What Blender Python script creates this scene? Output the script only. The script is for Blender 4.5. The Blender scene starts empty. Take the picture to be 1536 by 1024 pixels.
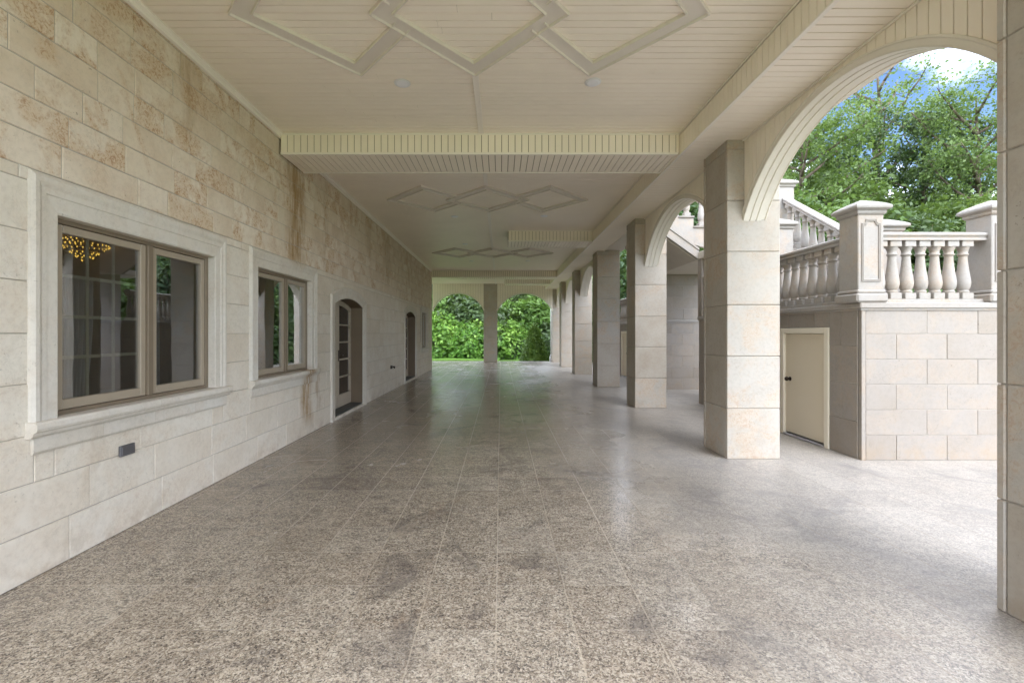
import bpy, bmesh, math, random
import numpy as np
from mathutils import Vector, Matrix
random.seed(7)
rng = np.random.default_rng(7)
C = bpy.context.scene.collection
E = 1.55            # eye height above the granite floor
WX = -2.96          # face of the house wall
CZ = 2.67 + E       # ceiling
SZ = 2.39 + E       # soffit and beam undersides
PX = 2.80           # left face of the pillar row
PW = 0.655          # pillar side

# ------------------------------------------------------------------ nodes
class NT:
    def __init__(s, name):
        s.m = bpy.data.materials.new(name); s.m.use_nodes = True
        s.t = s.m.node_tree; s.t.nodes.clear()
        s.out = s.n('ShaderNodeOutputMaterial')
    def n(s, typ, **kw):
        nd = s.t.nodes.new(typ)
        for k, v in kw.items():
            setattr(nd, k, v)
        return nd
    def put(s, sock, v):
        if v is None: return
        if hasattr(v, 'is_output') or hasattr(v, 'links'):
            s.t.links.new(v, sock)
        else:
            if isinstance(v, tuple) and len(v) == 3 and sock.type == 'RGBA': v = v + (1,)
            sock.default_value = v
    def math(s, op, a, b=None, c=None, clamp=False):
        nd = s.n('ShaderNodeMath', operation=op, use_clamp=clamp)
        s.put(nd.inputs[0], a); s.put(nd.inputs[1], b)
        if c is not None: s.put(nd.inputs[2], c)
        return nd.outputs[0]
    def vmath(s, op, a, b=None):
        nd = s.n('ShaderNodeVectorMath', operation=op)
        s.put(nd.inputs[0], a); s.put(nd.inputs[1], b)
        return nd.outputs[0]
    def mix(s, f, a, b, typ='MIX'):
        nd = s.n('ShaderNodeMix', data_type='RGBA', blend_type=typ)
        s.put(nd.inputs[0], f); s.put(nd.inputs[6], a); s.put(nd.inputs[7], b)
        return nd.outputs[2]
    def pos(s): return s.n('ShaderNodeNewGeometry').outputs['Position']
    def obj(s): return s.n('ShaderNodeTexCoord').outputs['Object']
    def noise(s, vec, scale, detail=4, rough=.55, dist=0.0, dim='3D'):
        nd = s.n('ShaderNodeTexNoise', noise_dimensions=dim)
        s.put(nd.inputs['Vector'], vec)
        for k, v in (('Scale', scale), ('Detail', detail), ('Roughness', rough), ('Distortion', dist)): nd.inputs[k].default_value = v
        return nd.outputs['Fac']
    def voro(s, vec, scale, feat='F1', out='Distance', rnd=1.0):
        nd = s.n('ShaderNodeTexVoronoi', feature=feat)
        s.put(nd.inputs['Vector'], vec); nd.inputs['Scale'].default_value = scale; nd.inputs['Randomness'].default_value = rnd
        return nd.outputs[out]
    def ramp(s, f, stops, interp='LINEAR'):
        nd = s.n('ShaderNodeValToRGB'); cr = nd.color_ramp; cr.interpolation = interp
        while len(cr.elements) > 1: cr.elements.remove(cr.elements[-1])
        for i, (p, c) in enumerate(stops):
            e = cr.elements[0] if i == 0 else cr.elements.new(p)
            e.position = p
            e.color = (c, c, c, 1) if not isinstance(c, tuple) else c + (1,)
        s.put(nd.inputs[0], f)
        return nd.outputs[0]
    def step(s, f, a, b):
        nd = s.n('ShaderNodeMapRange', clamp=True, interpolation_type='SMOOTHSTEP')
        s.put(nd.inputs[0], f); nd.inputs[1].default_value = a; nd.inputs[2].default_value = b
        return nd.outputs[0]
    def sep(s, v):
        nd = s.n('ShaderNodeSeparateXYZ'); s.put(nd.inputs[0], v); return nd.outputs
    def comb(s, x, y, z):
        nd = s.n('ShaderNodeCombineXYZ'); s.put(nd.inputs[0], x); s.put(nd.inputs[1], y); s.put(nd.inputs[2], z); return nd.outputs[0]
    def attr(s, name):
        return s.n('ShaderNodeAttribute', attribute_name=name).outputs['Fac']
    def bump(s, h, strength=.3, dist=.01, normal=None):
        nd = s.n('ShaderNodeBump'); nd.inputs['Strength'].default_value = strength; nd.inputs['Distance'].default_value = dist
        s.put(nd.inputs['Height'], h)
        if normal is not None: s.put(nd.inputs['Normal'], normal)
        return nd.outputs[0]
    def bsdf(s, color, rough=.6, normal=None, spec=.4, metal=0.0, **kw):
        nd = s.n('ShaderNodeBsdfPrincipled')
        s.put(nd.inputs['Base Color'], color); s.put(nd.inputs['Roughness'], rough)
        s.put(nd.inputs['Specular IOR Level'], spec); s.put(nd.inputs['Metallic'], metal)
        if normal is not None: s.put(nd.inputs['Normal'], normal)
        for k, v in kw.items(): s.put(nd.inputs[k.replace('_', ' ')], v)
        s.t.links.new(nd.outputs[0], s.out.inputs[0])
        return nd.outputs[0]

def stone(name, ca, cb, cc, rust=0.0, stain=False, pit=.5, vary=.35):
    n = NT(name); p = n.pos(); r = n.attr('rnd')
    pp = n.vmath('ADD', p, n.comb(n.math('MULTIPLY', r, 37.0), n.math('MULTIPLY', r, 11.0), n.math('MULTIPLY', r, 23.0)))
    big = n.noise(pp, 2.3, 5, .6)
    fine = n.noise(pp, 24, 6, .7)
    c = n.mix(n.step(big, .32, .7), ca, cb)
    c = n.mix(n.math('MULTIPLY', r, .85), c, cc)
    c = n.mix(n.math('MULTIPLY', n.step(fine, .42, .72), vary), c, tuple(x * .72 for x in ca))
    veins = n.noise(pp, 6.5, 8, .72, .9)
    vm = n.math('SUBTRACT', 1.0, n.step(n.math('ABSOLUTE', n.math('SUBTRACT', veins, .5)), .0, .018))
    c = n.mix(n.math('MULTIPLY', vm, n.math('MULTIPLY', n.step(big, .4, .7), .35)), c, tuple(x * .5 for x in cb))
    # pits
    pv = n.noise(pp, 46, 4, .6, .4)
    pm = n.math('MULTIPLY', n.step(pv, .635, .69), n.step(n.noise(pp, 3.1, 3), .44, .62))
    c = n.mix(n.math('MULTIPLY', pm, pit), c, tuple(x * .42 for x in cb))
    if rust:
        rm = n.math('MULTIPLY', n.step(n.noise(pp, 3.0, 7, .68, .5), .43, .60), n.step(r, .15, .65))
        rw = n.math('MULTIPLY', n.step(n.noise(p, 1.25, 6, .66, .6), .50, .63), .9 if rust > .8 else .0)
        rw = n.math('MULTIPLY', rw, n.math('SUBTRACT', 1.0, n.math('MULTIPLY', n.step(n.sep(p)[1], 3.6, 6.0), .75)))
        rm = n.math('MAXIMUM', rm, rw)
        rm2 = n.math('MULTIPLY', n.step(n.noise(pp, 26, 7, .76, 1.3), .47, .60), rm)
        c = n.mix(n.math('MULTIPLY', rm, .62 * rust), c, (.57, .42, .26))
        rp = n.math('MULTIPLY', n.step(n.noise(pp, 38, 5, .7, .6), .58, .66), rm)
        c = n.mix(n.math('MULTIPLY', rp, .38 * rust), c, (.16, .07, .035))
        c = n.mix(n.math('MULTIPLY', rm2, .68 * rust), c, (.31, .135, .05))
    sp = n.sep(p)
    if stain:
        # water stains that run down the wall: one strong, several faint
        for (y0, w, zt, zb, a) in ((6.62, .26, 5, 2.45, 1.0), (6.98, .17, 1.1, 0.1, .95), (4.32, .10, 4.2, 3.3, .45), (7.7, .12, 4.2, 2.5, .35), (11.9, .3, 4.2, 2.7, .45), (10.3, .15, 4.2, 3.1, .3), (7.35, .08, 1.1, .2, .55), (3.3, .06, .95, .3, .2)):
            wob = n.math('MULTIPLY', n.math('SUBTRACT', n.noise(n.comb(0, 3.0 * y0, sp[2]), 1.7, 4), .5), .5)
            d = n.math('ABSOLUTE', n.math('SUBTRACT', n.math('ADD', sp[1], wob), y0))
            m = n.math('SUBTRACT', 1.0, n.step(d, w * .25, w * 1.5))
            m = n.math('MULTIPLY', m, n.math('MULTIPLY', n.step(sp[2], zb, zb + .25), n.math('SUBTRACT', 1.0, n.step(sp[2], zt - .12, zt))))
            m = n.math('MULTIPLY', m, n.step(n.noise(n.comb(sp[0], n.math('MULTIPLY', sp[1], 9.0), n.math('MULTIPLY', sp[2], 1.3)), 1.6, 7, .7), .30, .62))
            c = n.mix(n.math('MULTIPLY', m, min(1, .95 * a)), c, (.33, .205, .085))
            m3 = n.math('MULTIPLY', m, n.step(n.noise(p, 17, 6, .7, .8), .52, .68))
            c = n.mix(n.math('MULTIPLY', m3, .6 * a), c, (.15, .085, .04))
    # splash dirt near the ground
    low = n.math('MULTIPLY', n.math('SUBTRACT', 1.0, n.step(sp[2], 0.0, .30)), n.step(n.noise(p, 5, 6, .7), .42, .66))
    c = n.mix(n.math('MULTIPLY', low, .42), c, (.34, .25, .16))
    h = n.math('ADD', n.math('MULTIPLY', fine, .5), n.math('MULTIPLY', pm, -1.2))
    n.bsdf(c, n.math('ADD', .55, n.math('MULTIPLY', fine, .25)), n.bump(h, .45, .006), .3)
    return n.m

M = {}
M['upper'] = stone('upper_limestone', (.68, .59, .47), (.59, .475, .35), (.75, .68, .58), rust=1.0, stain=True, pit=.75)
M['lower'] = stone('lower_limestone', (.67, .60, .50), (.62, .535, .42), (.70, .65, .56), rust=.22, stain=True, pit=.5)
M['trimstone'] = stone('trim_limestone', (.62, .575, .50), (.58, .52, .43), (.64, .605, .54), rust=.18, stain=True, pit=.45)
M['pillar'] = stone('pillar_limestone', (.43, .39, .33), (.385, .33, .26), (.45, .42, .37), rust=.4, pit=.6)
M['white'] = stone('terrace_limestone', (.30, .266, .228), (.285, .243, .195), (.312, .283, .248), rust=.16, pit=.6, vary=.25)
M['bal'] = stone('balustrade_stone', (.335, .31, .28), (.32, .285, .24), (.35, .33, .30), rust=.32, pit=.35, vary=.3)

def plain(name, col, rough=.5, spec=.4, metal=0.0, nscale=8, namt=.12, bump=0.0):
    n = NT(name); p = n.pos(); f = n.noise(p, nscale, 5, .6)
    c = n.mix(n.math('MULTIPLY', n.step(f, .35, .7), namt), col, tuple(x * .55 for x in col))
    n.bsdf(c, rough, n.bump(n.noise(p, nscale * 12, 3), bump, .003) if bump else None, spec, metal)
    return n.m
M['mortar'] = plain('mortar', (.45, .415, .365), .9, .1, nscale=14, namt=.4)
M['mortar_light'] = plain('pale_mortar', (.42, .385, .33), .9, .1, nscale=14, namt=.4)
M['board'] = plain('painted_beadboard', (.90, .825, .70), .42, .4, nscale=1.3, namt=.10, bump=.05)
M['boardback'] = plain('board_joint', (.32, .265, .195), .8, .1)
M['smooth'] = plain('painted_trim', (.72, .67, .585), .4, .4, nscale=2, namt=.08)
M['lighttrim'] = plain('pale_trim', (.86, .81, .72), .4, .4, nscale=2, namt=.06)
M['arch'] = plain('arch_trim_paint', (.76, .71, .61), .4, .4, nscale=2, namt=.08)
M['taupe'] = plain('taupe_window_paint', (.345, .285, .21), .38, .45, nscale=6, namt=.12)
M['taupe_dark'] = plain('dark_taupe_paint', (.20, .155, .105), .4, .4, nscale=6, namt=.15)
M['doorleaf'] = plain('greige_door_paint', (.44, .375, .29), .38, .45, nscale=6, namt=.12)
M['jamb'] = plain('brown_jamb_paint', (.16, .118, .075), .5, .35, nscale=5, namt=.15)
M['slate'] = plain('dark_slate', (.055, .06, .06), .45, .4, nscale=9, namt=.5)
M['cream_door'] = plain('cream_door_paint', (.74, .645, .48), .45, .4, nscale=1.5, namt=.05)
M['cream_frame'] = plain('cream_frame_paint', (.80, .73, .58), .45, .4, nscale=2, namt=.08)
M['bronze'] = plain('dark_bronze', (.05, .035, .025), .3, .5, metal=.7)
M['steel'] = plain('grey_box_metal', (.17, .165, .17), .45, .5, metal=.6)
M['alu'] = plain('aluminium_sill', (.55, .55, .56), .35, .5, metal=.8)
M['muntin'] = plain('cream_muntin', (.62, .60, .50), .5)
M['room'] = plain('room_wall_paint', (.30, .24, .19), .8, .2, nscale=2)
M['roomfloor'] = plain('room_floor', (.12, .09, .07), .4, .4)
M['pipe'] = plain('white_pipe', (.80, .79, .77), .35, .5, namt=.08)
M['brass'] = plain('brass', (.55, .38, .13), .25, .5, metal=1.0)
M['lamp_lens'] = plain('frosted_lens', (.85, .85, .86), .3, .5)
M['bark'] = plain('bark', (.16, .125, .095), .9, .1, nscale=6, namt=.6, bump=.5)
M['render'] = plain('soffit_render', (.60, .55, .47), .7, .2, nscale=3, namt=.12)
M['house_render'] = plain('house_render', (.62, .55, .46), .8, .2)

n = NT('curtain_voile')
f = n.noise(n.pos(), 30, 3)
d1 = n.n('ShaderNodeBsdfDiffuse'); n.put(d1.inputs[0], n.mix(n.math('MULTIPLY', f, .25), (.72, .73, .78), (.5, .5, .55)))
d2 = n.n('ShaderNodeBsdfTranslucent'); n.put(d2.inputs[0], (.7, .7, .75))
mx = n.n('ShaderNodeMixShader'); mx.inputs[0].default_value = .45
n.t.links.new(d1.outputs[0], mx.inputs[1]); n.t.links.new(d2.outputs[0], mx.inputs[2]); n.t.links.new(mx.outputs[0], n.out.inputs[0])
M['curtain'] = n.m

n = NT('window_glass')
fr = n.n('ShaderNodeFresnel')
bf = n.n('ShaderNodeNewGeometry').outputs['Backfacing']
n.put(fr.inputs[0], n.math('ADD', 1.55, n.math('MULTIPLY', bf, 1 / 1.55 - 1.55)))
wob = n.bump(n.noise(n.pos(), 1.6, 2), .03, .02)
n.t.links.new(wob, fr.inputs['Normal'])
tr = n.n('ShaderNodeBsdfTransparent'); tr.inputs[0].default_value = (.74, .75, .72, 1)
gl = n.n('ShaderNodeBsdfGlossy'); gl.inputs['Roughness'].default_value = .0; gl.inputs[0].default_value = (.95, .97, 1, 1)
n.t.links.new(wob, gl.inputs['Normal'])
mx = n.n('ShaderNodeMixShader')
n.t.links.new(n.math('MINIMUM', n.math('MULTIPLY', fr.outputs[0], 4.2), 1.0), mx.inputs[0])
n.t.links.new(tr.outputs[0], mx.inputs[1]); n.t.links.new(gl.outputs[0], mx.inputs[2]); n.t.links.new(mx.outputs[0], n.out.inputs[0])
M['glass'] = n.m
n = NT('dark_door_glass'); n.bsdf((.035, .025, .018), .04, None, .5); M['doorglass'] = n.m

n = NT('lit_crystal')
e = n.n('ShaderNodeEmission'); n.put(e.inputs[0], (1.0, .62, .10)); e.inputs[1].default_value = .5
n.t.links.new(e.outputs[0], n.out.inputs[0]); M['crystal'] = n.m

# granite floor
n = NT('polished_granite'); p = n.pos(); s = n.sep(p)
TX, TY = .414, .424
fx = n.math('DIVIDE', n.math('ADD', s[0], .024 + TX * 40), TX)
fy = n.math('DIVIDE', n.math('ADD', s[1], -2.384 + TY * 40), TY)
cx, cy = n.math('FLOOR', fx), n.math('FLOOR', fy)
wn = n.n('ShaderNodeTexWhiteNoise', noise_dimensions='2D'); n.put(wn.inputs['Vector'], n.comb(cx, cy, 0)); tile = wn.outputs[0]
po = n.vmath('ADD', p, n.comb(n.math('MULTIPLY', tile, 13.7), n.math('MULTIPLY', tile, 31.1), 0))
dist = n.n('ShaderNodeTexNoise'); n.put(dist.inputs['Vector'], po); dist.inputs['Scale'].default_value = 28; dist.inputs['Detail'].default_value = 3
pd = n.vmath('ADD', po, n.vmath('MULTIPLY', n.vmath('SUBTRACT', dist.outputs['Color'], (.5, .5, .5)), (.028, .028, .0)))
def cellv(vec, sc):
    nd = n.n('ShaderNodeTexVoronoi', voronoi_dimensions='2D'); n.put(nd.inputs['Vector'], vec); nd.inputs['Scale'].default_value = sc
    sc_ = n.n('ShaderNodeSeparateColor'); n.put(sc_.inputs[0], nd.outputs['Color']); return sc_.outputs[0], sc_.outputs[1]
a1, a2 = cellv(pd, 118)
b1, b2 = cellv(n.vmath('ADD', pd, (3.3, 1.7, 0)), 230)
cloud = n.noise(po, 5.5, 5, .62, .8)
wide = n.noise(p, .55, 5, .6, .6)
grain = n.ramp(n.math('ADD', a1, n.math('MULTIPLY', n.math('SUBTRACT', cloud, .5), .75)),
               [(0.0, (.018, .017, .018)), (.10, (.03, .026, .025)), (.16, (.125, .10, .08)), (.32, (.25, .21, .165)), (.55, (.335, .295, .245)), (.76, (.42, .385, .325)), (.95, (.56, .52, .46))])
fineg = n.ramp(b1, [(0, (.02, .019, .02)), (.16, (.05, .045, .04)), (.22, (.23, .19, .15)), (.5, (.345, .305, .255)), (.8, (.47, .42, .35)), (1, (.56, .53, .49))])
g = n.mix(.34, grain, fineg)
blk = n.step(n.noise(po, 88, 3, .6, 1.2), .57, .62)
g = n.mix(n.math('MULTIPLY', blk, .72), g, (.05, .043, .042))
g = n.mix(n.math('MULTIPLY', n.step(tile, .55, 1.0), .22), g, (.22, .18, .145))
g = n.mix(n.math('MULTIPLY', n.math('SUBTRACT', 1.0, n.step(tile, .0, .4)), .14), g, (.56, .53, .48))
# wear: dark smudges and blotches
sm = n.noise(n.vmath('MULTIPLY', p, (1.0, 1.0, 1)), 1.35, 7, .68, 1.3)
dirt = n.math('MULTIPLY', n.step(sm, .50, .66), n.step(wide, .38, .56))
sw = n.noise(n.vmath('MULTIPLY', po, (1.0, 2.1, 1.0)), 8.5, 7, .74, 1.6)
g = n.mix(n.math('MULTIPLY', n.step(sw, .50, .66), .50), g, (.085, .072, .062))
g = n.mix(n.math('MULTIPLY', n.math('SUBTRACT', 1.0, n.step(sw, .33, .47)), .34), g, (.56, .51, .43))
vn = n.noise(p, 2.2, 8, .70, 1.9)
g = n.mix(n.math('MULTIPLY', n.math('SUBTRACT', 1.0, n.step(n.math('ABSOLUTE', n.math('SUBTRACT', vn, .5)), .0, .016)), n.math('MULTIPLY', n.step(wide, .42, .6), .6)), g, (.06, .05, .048))
g = n.mix(n.math('MULTIPLY', dirt, .62), g, (.085, .075, .075))
g = n.mix(n.math('MULTIPLY', n.step(n.noise(p, 2.4, 6, .66, 1.0), .55, .72), .22), g, (.28, .19, .125))
# warm tint, then skylight painted in: floor paler towards the open side
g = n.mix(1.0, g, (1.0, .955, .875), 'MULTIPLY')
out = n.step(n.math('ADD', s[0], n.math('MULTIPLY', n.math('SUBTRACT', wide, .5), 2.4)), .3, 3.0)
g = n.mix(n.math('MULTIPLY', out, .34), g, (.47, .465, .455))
ex = n.math('MINIMUM', n.math('FRACT', fx), n.math('SUBTRACT', 1.0, n.math('FRACT', fx)))
ey = n.math('MINIMUM', n.math('FRACT', fy), n.math('SUBTRACT', 1.0, n.math('FRACT', fy)))
gx = n.math('SUBTRACT', 1.0, n.step(ex, .005, .013)); gy = n.math('SUBTRACT', 1.0, n.step(ey, .003, .008))
gr = n.math('MAXIMUM', n.math('MULTIPLY', gx, .40), n.math('MULTIPLY', gy, .22))
g = n.mix(gr, g, n.mix(n.step(n.noise(p, .9, 3), .4, .6), (.37, .30, .205), (.25, .205, .155)))
rg = n.math('ADD', .19, n.math('MULTIPLY', n.step(n.noise(p, 1.1, 6, .65, .8), .35, .72), .10))
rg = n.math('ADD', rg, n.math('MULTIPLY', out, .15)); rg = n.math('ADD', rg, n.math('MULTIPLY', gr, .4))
h = n.math('ADD', n.math('MULTIPLY', n.noise(p, 60, 3), .15), n.math('MULTIPLY', gr, -1.0))
tilt = n.bump(h, .12, .003)
n.bsdf(g, rg, tilt, .38)
M['granite'] = n.m

def leafmat(name, ca, cb, cc, trans=.35):
    n = NT(name); r = n.attr('rnd'); cl = n.attr('clump')
    oi = n.n('ShaderNodeObjectInfo').outputs['Random']
    ca, cb, cc = [tuple(min(1, q * 1.45) for q in k_) for k_ in (ca, cb, cc)]
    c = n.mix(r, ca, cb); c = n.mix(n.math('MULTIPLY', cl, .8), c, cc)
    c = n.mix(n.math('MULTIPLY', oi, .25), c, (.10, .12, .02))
    d = n.n('ShaderNodeBsdfPrincipled'); n.put(d.inputs['Base Color'], c); d.inputs['Roughness'].default_value = .45; d.inputs['Specular IOR Level'].default_value = .35
    t = n.n('ShaderNodeBsdfTranslucent'); n.put(t.inputs[0], n.mix(.5, c, (.20, .30, .03)))
    mx = n.n('ShaderNodeMixShader'); mx.inputs[0].default_value = trans
    n.t.links.new(d.outputs[0], mx.inputs[1]); n.t.links.new(t.outputs[0], mx.inputs[2]); n.t.links.new(mx.outputs[0], n.out.inputs[0])
    return n.m
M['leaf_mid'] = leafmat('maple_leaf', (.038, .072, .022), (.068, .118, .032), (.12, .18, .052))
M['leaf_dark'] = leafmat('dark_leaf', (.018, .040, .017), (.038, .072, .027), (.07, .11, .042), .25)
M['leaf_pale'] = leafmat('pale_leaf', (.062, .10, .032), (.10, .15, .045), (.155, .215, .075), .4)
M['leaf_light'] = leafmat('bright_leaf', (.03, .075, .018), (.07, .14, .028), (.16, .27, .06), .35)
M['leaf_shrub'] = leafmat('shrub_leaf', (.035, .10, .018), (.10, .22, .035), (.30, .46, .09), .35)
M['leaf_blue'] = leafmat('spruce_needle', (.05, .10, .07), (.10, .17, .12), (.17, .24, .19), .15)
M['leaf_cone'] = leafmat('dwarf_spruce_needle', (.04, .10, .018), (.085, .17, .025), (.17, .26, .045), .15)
n = NT('lawn_grass'); p = n.pos()
c = n.mix(n.step(n.noise(p, .7, 5), .35, .65), (.11, .23, .03), (.17, .30, .045))
c = n.mix(n.math('MULTIPLY', n.noise(p, 40, 4), .5), c, (.06, .12, .02))
n.bsdf(c, .8, n.bump(n.noise(p, 60, 4), .8, .03), .2); M['lawn'] = n.m
n = NT('pale_gravel'); p = n.pos()
c = n.mix(n.voro(p, 40), (.62, .60, .56), (.35, .32, .28)); n.bsdf(c, .85, n.bump(n.voro(p, 40), .6, .02), .2); M['gravel'] = n.m

# ------------------------------------------------------------------ meshes
class MB:
    """collects faces, then links them as ONE mesh object"""
    def __init__(s): s.v = []; s.f = []; s.mi = []; s.r = []; s.sm = []
    def poly(s, pts, mi=0, r=None):
        b = len(s.v); s.v += [tuple(q) for q in pts]; s.f.append(list(range(b, b + len(pts)))); s.mi.append(mi); s.r.append(random.random() if r is None else r); s.sm.append(False)
    def mesh(s, vs, fs, mi=0, r=None, smooth=False):
        b = len(s.v); r = random.random() if r is None else r
        s.v += [tuple(q) for q in vs]
        for f in fs: s.f.append([b + i for i in f]); s.mi.append(mi); s.r.append(r); s.sm.append(smooth)
    def box(s, x0, x1, y0, y1, z0, z1, mi=0, r=None, bv=0.0):
        if x1 < x0: x0, x1 = x1, x0
        if y1 < y0: y0, y1 = y1, y0
        if bv <= 0:
            vs = [(x, y, z) for z in (z0, z1) for y in (y0, y1) for x in (x0, x1)]
            s.mesh(vs, [(0, 2, 3, 1), (4, 5, 7, 6), (0, 1, 5, 4), (2, 6, 7, 3), (0, 4, 6, 2), (1, 3, 7, 5)], mi, r); return
        b = min(bv, (x1 - x0) * .45, (y1 - y0) * .45, (z1 - z0) * .45)
        X, Y, Z = (x0, x1), (y0, y1), (z0, z1); vs = []; idx = {}
        sg = (1, -1)
        for i in (0, 1):
            for j in (0, 1):
                for k in (0, 1):
                    for a in range(3):
                        q = [X[i] + (sg[i] * b if a != 0 else 0), Y[j] + (sg[j] * b if a != 1 else 0), Z[k] + (sg[k] * b if a != 2 else 0)]
                        idx[(i, j, k, a)] = len(vs); vs.append(q)
        fs = []
        fs += [[idx[(0, j, k, 0)] for j, k in ((0, 0), (0, 1), (1, 1), (1, 0))], [idx[(1, j, k, 0)] for j, k in ((0, 0), (1, 0), (1, 1), (0, 1))]]
        fs += [[idx[(i, 0, k, 1)] for i, k in ((0, 0), (1, 0), (1, 1), (0, 1))], [idx[(i, 1, k, 1)] for i, k in ((0, 0), (0, 1), (1, 1), (1, 0))]]
        fs += [[idx[(i, j, 0, 2)] for i, j in ((0, 0), (0, 1), (1, 1), (1, 0))], [idx[(i, j, 1, 2)] for i, j in ((0, 0), (1, 0), (1, 1), (0, 1))]]
        cen = Vector(((x0 + x1) / 2, (y0 + y1) / 2, (z0 + z1) / 2))
        for i in (0, 1):
            for j in (0, 1): fs.append([idx[(i, j, 0, 0)], idx[(i, j, 1, 0)], idx[(i, j, 1, 1)], idx[(i, j, 0, 1)]])
            for k in (0, 1): fs.append([idx[(i, 0, k, 0)], idx[(i, 1, k, 0)], idx[(i, 1, k, 2)], idx[(i, 0, k, 2)]])
        for j in (0, 1):
            for k in (0, 1): fs.append([idx[(0, j, k, 1)], idx[(1, j, k, 1)], idx[(1, j, k, 2)], idx[(0, j, k, 2)]])
        for i in (0, 1):
            for j in (0, 1):
                for k in (0, 1): fs.append([idx[(i, j, k, 0)], idx[(i, j, k, 1)], idx[(i, j, k, 2)]])
        out = []
        for f in fs:
            a, bb, c = (Vector(vs[f[0]]), Vector(vs[f[1]]), Vector(vs[f[2]]))
            nn = (bb - a).cross(c - a)
            out.append(f[::-1] if nn.dot(a - cen) < 0 else f)
        s.mesh(vs, out, mi, r)
    def lathe(s, prof, cx, cy, seg=16, mi=0, r=None, cap=True, z0=0.0):
        vs = []; fs = []
        for (rad, z) in prof:
            for k in range(seg):
                a = 2 * math.pi * k / seg; vs.append((cx + rad * math.cos(a), cy + rad * math.sin(a), z0 + z))
        m = len(prof)
        for i in range(m - 1):
            for k in range(seg):
                k2 = (k + 1) % seg; fs.append((i * seg + k, i * seg + k2, (i + 1) * seg + k2, (i + 1) * seg + k))
        if cap: fs.append(tuple(range(seg))[::-1]); fs.append(tuple((m - 1) * seg + k for k in range(seg)))
        s.mesh(vs, fs, mi, r, True)
    def tube(s, p, q, r0, r1, seg=7, mi=0):
        p, q = Vector(p), Vector(q); d = (q - p).normalized(); a = d.orthogonal().normalized(); b = d.cross(a); vs = []
        for c, rr in ((p, r0), (q, r1)):
            for k in range(seg):
                t = 2 * math.pi * k / seg; vs.append(c + a * math.cos(t) * rr + b * math.sin(t) * rr)
        fs = [(k, (k + 1) % seg, seg + (k + 1) % seg, seg + k) for k in range(seg)]
        fs += [tuple(range(seg))[::-1], tuple(range(seg, 2 * seg))]
        s.mesh(vs, fs, mi, .5, True)
    def build(s, name, mats, parent=None):
        me = bpy.data.meshes.new(name); me.from_pydata([tuple(v) for v in s.v], [], s.f)
        if not isinstance(mats, (list, tuple)): mats = [mats]
        for m in mats: me.materials.append(m)
        me.polygons.foreach_set('material_index', s.mi)
        me.polygons.foreach_set('use_smooth', s.sm)
        at = me.attributes.new('rnd', 'FLOAT', 'FACE'); at.data.foreach_set('value', s.r)
        bm = bmesh.new(); bm.from_mesh(me); bmesh.ops.recalc_face_normals(bm, faces=bm.faces); bm.to_mesh(me); bm.free()
        me.update()
        o = bpy.data.objects.new(name, me); C.objects.link(o)
        if parent: o.parent = parent
        return o

def tag(o, label=None, cat=None, group=None, kind=None):
    if label: o['label'] = label
    if cat: o['category'] = cat
    if group: o['group'] = group
    if kind: o['kind'] = kind
    return o
def thing(name, label, cat, loc=(0, 0, 0), group=None):
    o = bpy.data.objects.new(name, None); C.objects.link(o); o.location = loc; o.empty_display_size = .2
    return tag(o, label, cat, group)
def keep(o, parent):
    """parent o, built in world coordinates, under a parent that stands elsewhere"""
    o.parent = parent; o.matrix_parent_inverse = Matrix.Translation(parent.location).inverted(); return o
def recentre(o):
    me = o.data; me_min = Vector((1e9,) * 3); mx_ = Vector((-1e9,) * 3)
    for v in me.vertices:
        for a in range(3): me_min[a] = min(me_min[a], v.co[a]); mx_[a] = max(mx_[a], v.co[a])
    c = Vector(((me_min.x + mx_.x) / 2, (me_min.y + mx_.y) / 2, me_min.z)); me.transform(Matrix.Translation(-c)); o.location = c; return o

def sweep(mb, path, prof, tf, closed=False, mi=0, r=None, smooth=False):
    """prof = (offset outward, projection) closed loop; path 2D; tf(u, v, proj) -> xyz"""
    m = len(path); rows = []
    for i in range(m):
        p = Vector(path[i]); pr = Vector(path[(i - 1) % m]); nx = Vector(path[(i + 1) % m])
        d1 = (p - pr).normalized() if (closed or i > 0) else (nx - p).normalized()
        d2 = (nx - p).normalized() if (closed or i < m - 1) else d1
        n1 = Vector((-d1.y, d1.x)); n2 = Vector((-d2.y, d2.x)); k = (n1 + n2) / (1 + n1.dot(n2))
        rows.append([tf(p.x + k.x * o, p.y + k.y * o, h) for o, h in prof])
    q = len(prof); vs = [v for row in rows for v in row]; fs = []
    for i in range(m if closed else m - 1):
        j = (i + 1) % m
        for k in range(q): fs.append((i * q + k, i * q + (k + 1) % q, j * q + (k + 1) % q, j * q + k))
    if not closed: fs += [tuple(range(q)), tuple((m - 1) * q + k for k in range(q))[::-1]]
    mb.mesh(vs, fs, mi, r, smooth)

def arc(c, half, spring, rise, nseg=28):
    """segmental arch in (u, z) from u = c-half to c+half"""
    R = (half * half + rise * rise) / (2 * rise); zc = spring + rise - R; a = math.asin(min(1, half / R))
    if rise > half: a = math.pi - a
    return [(c + R * math.sin(-a + 2 * a * i / nseg), zc + R * math.cos(-a + 2 * a * i / nseg)) for i in range(nseg + 1)], R, zc

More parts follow.
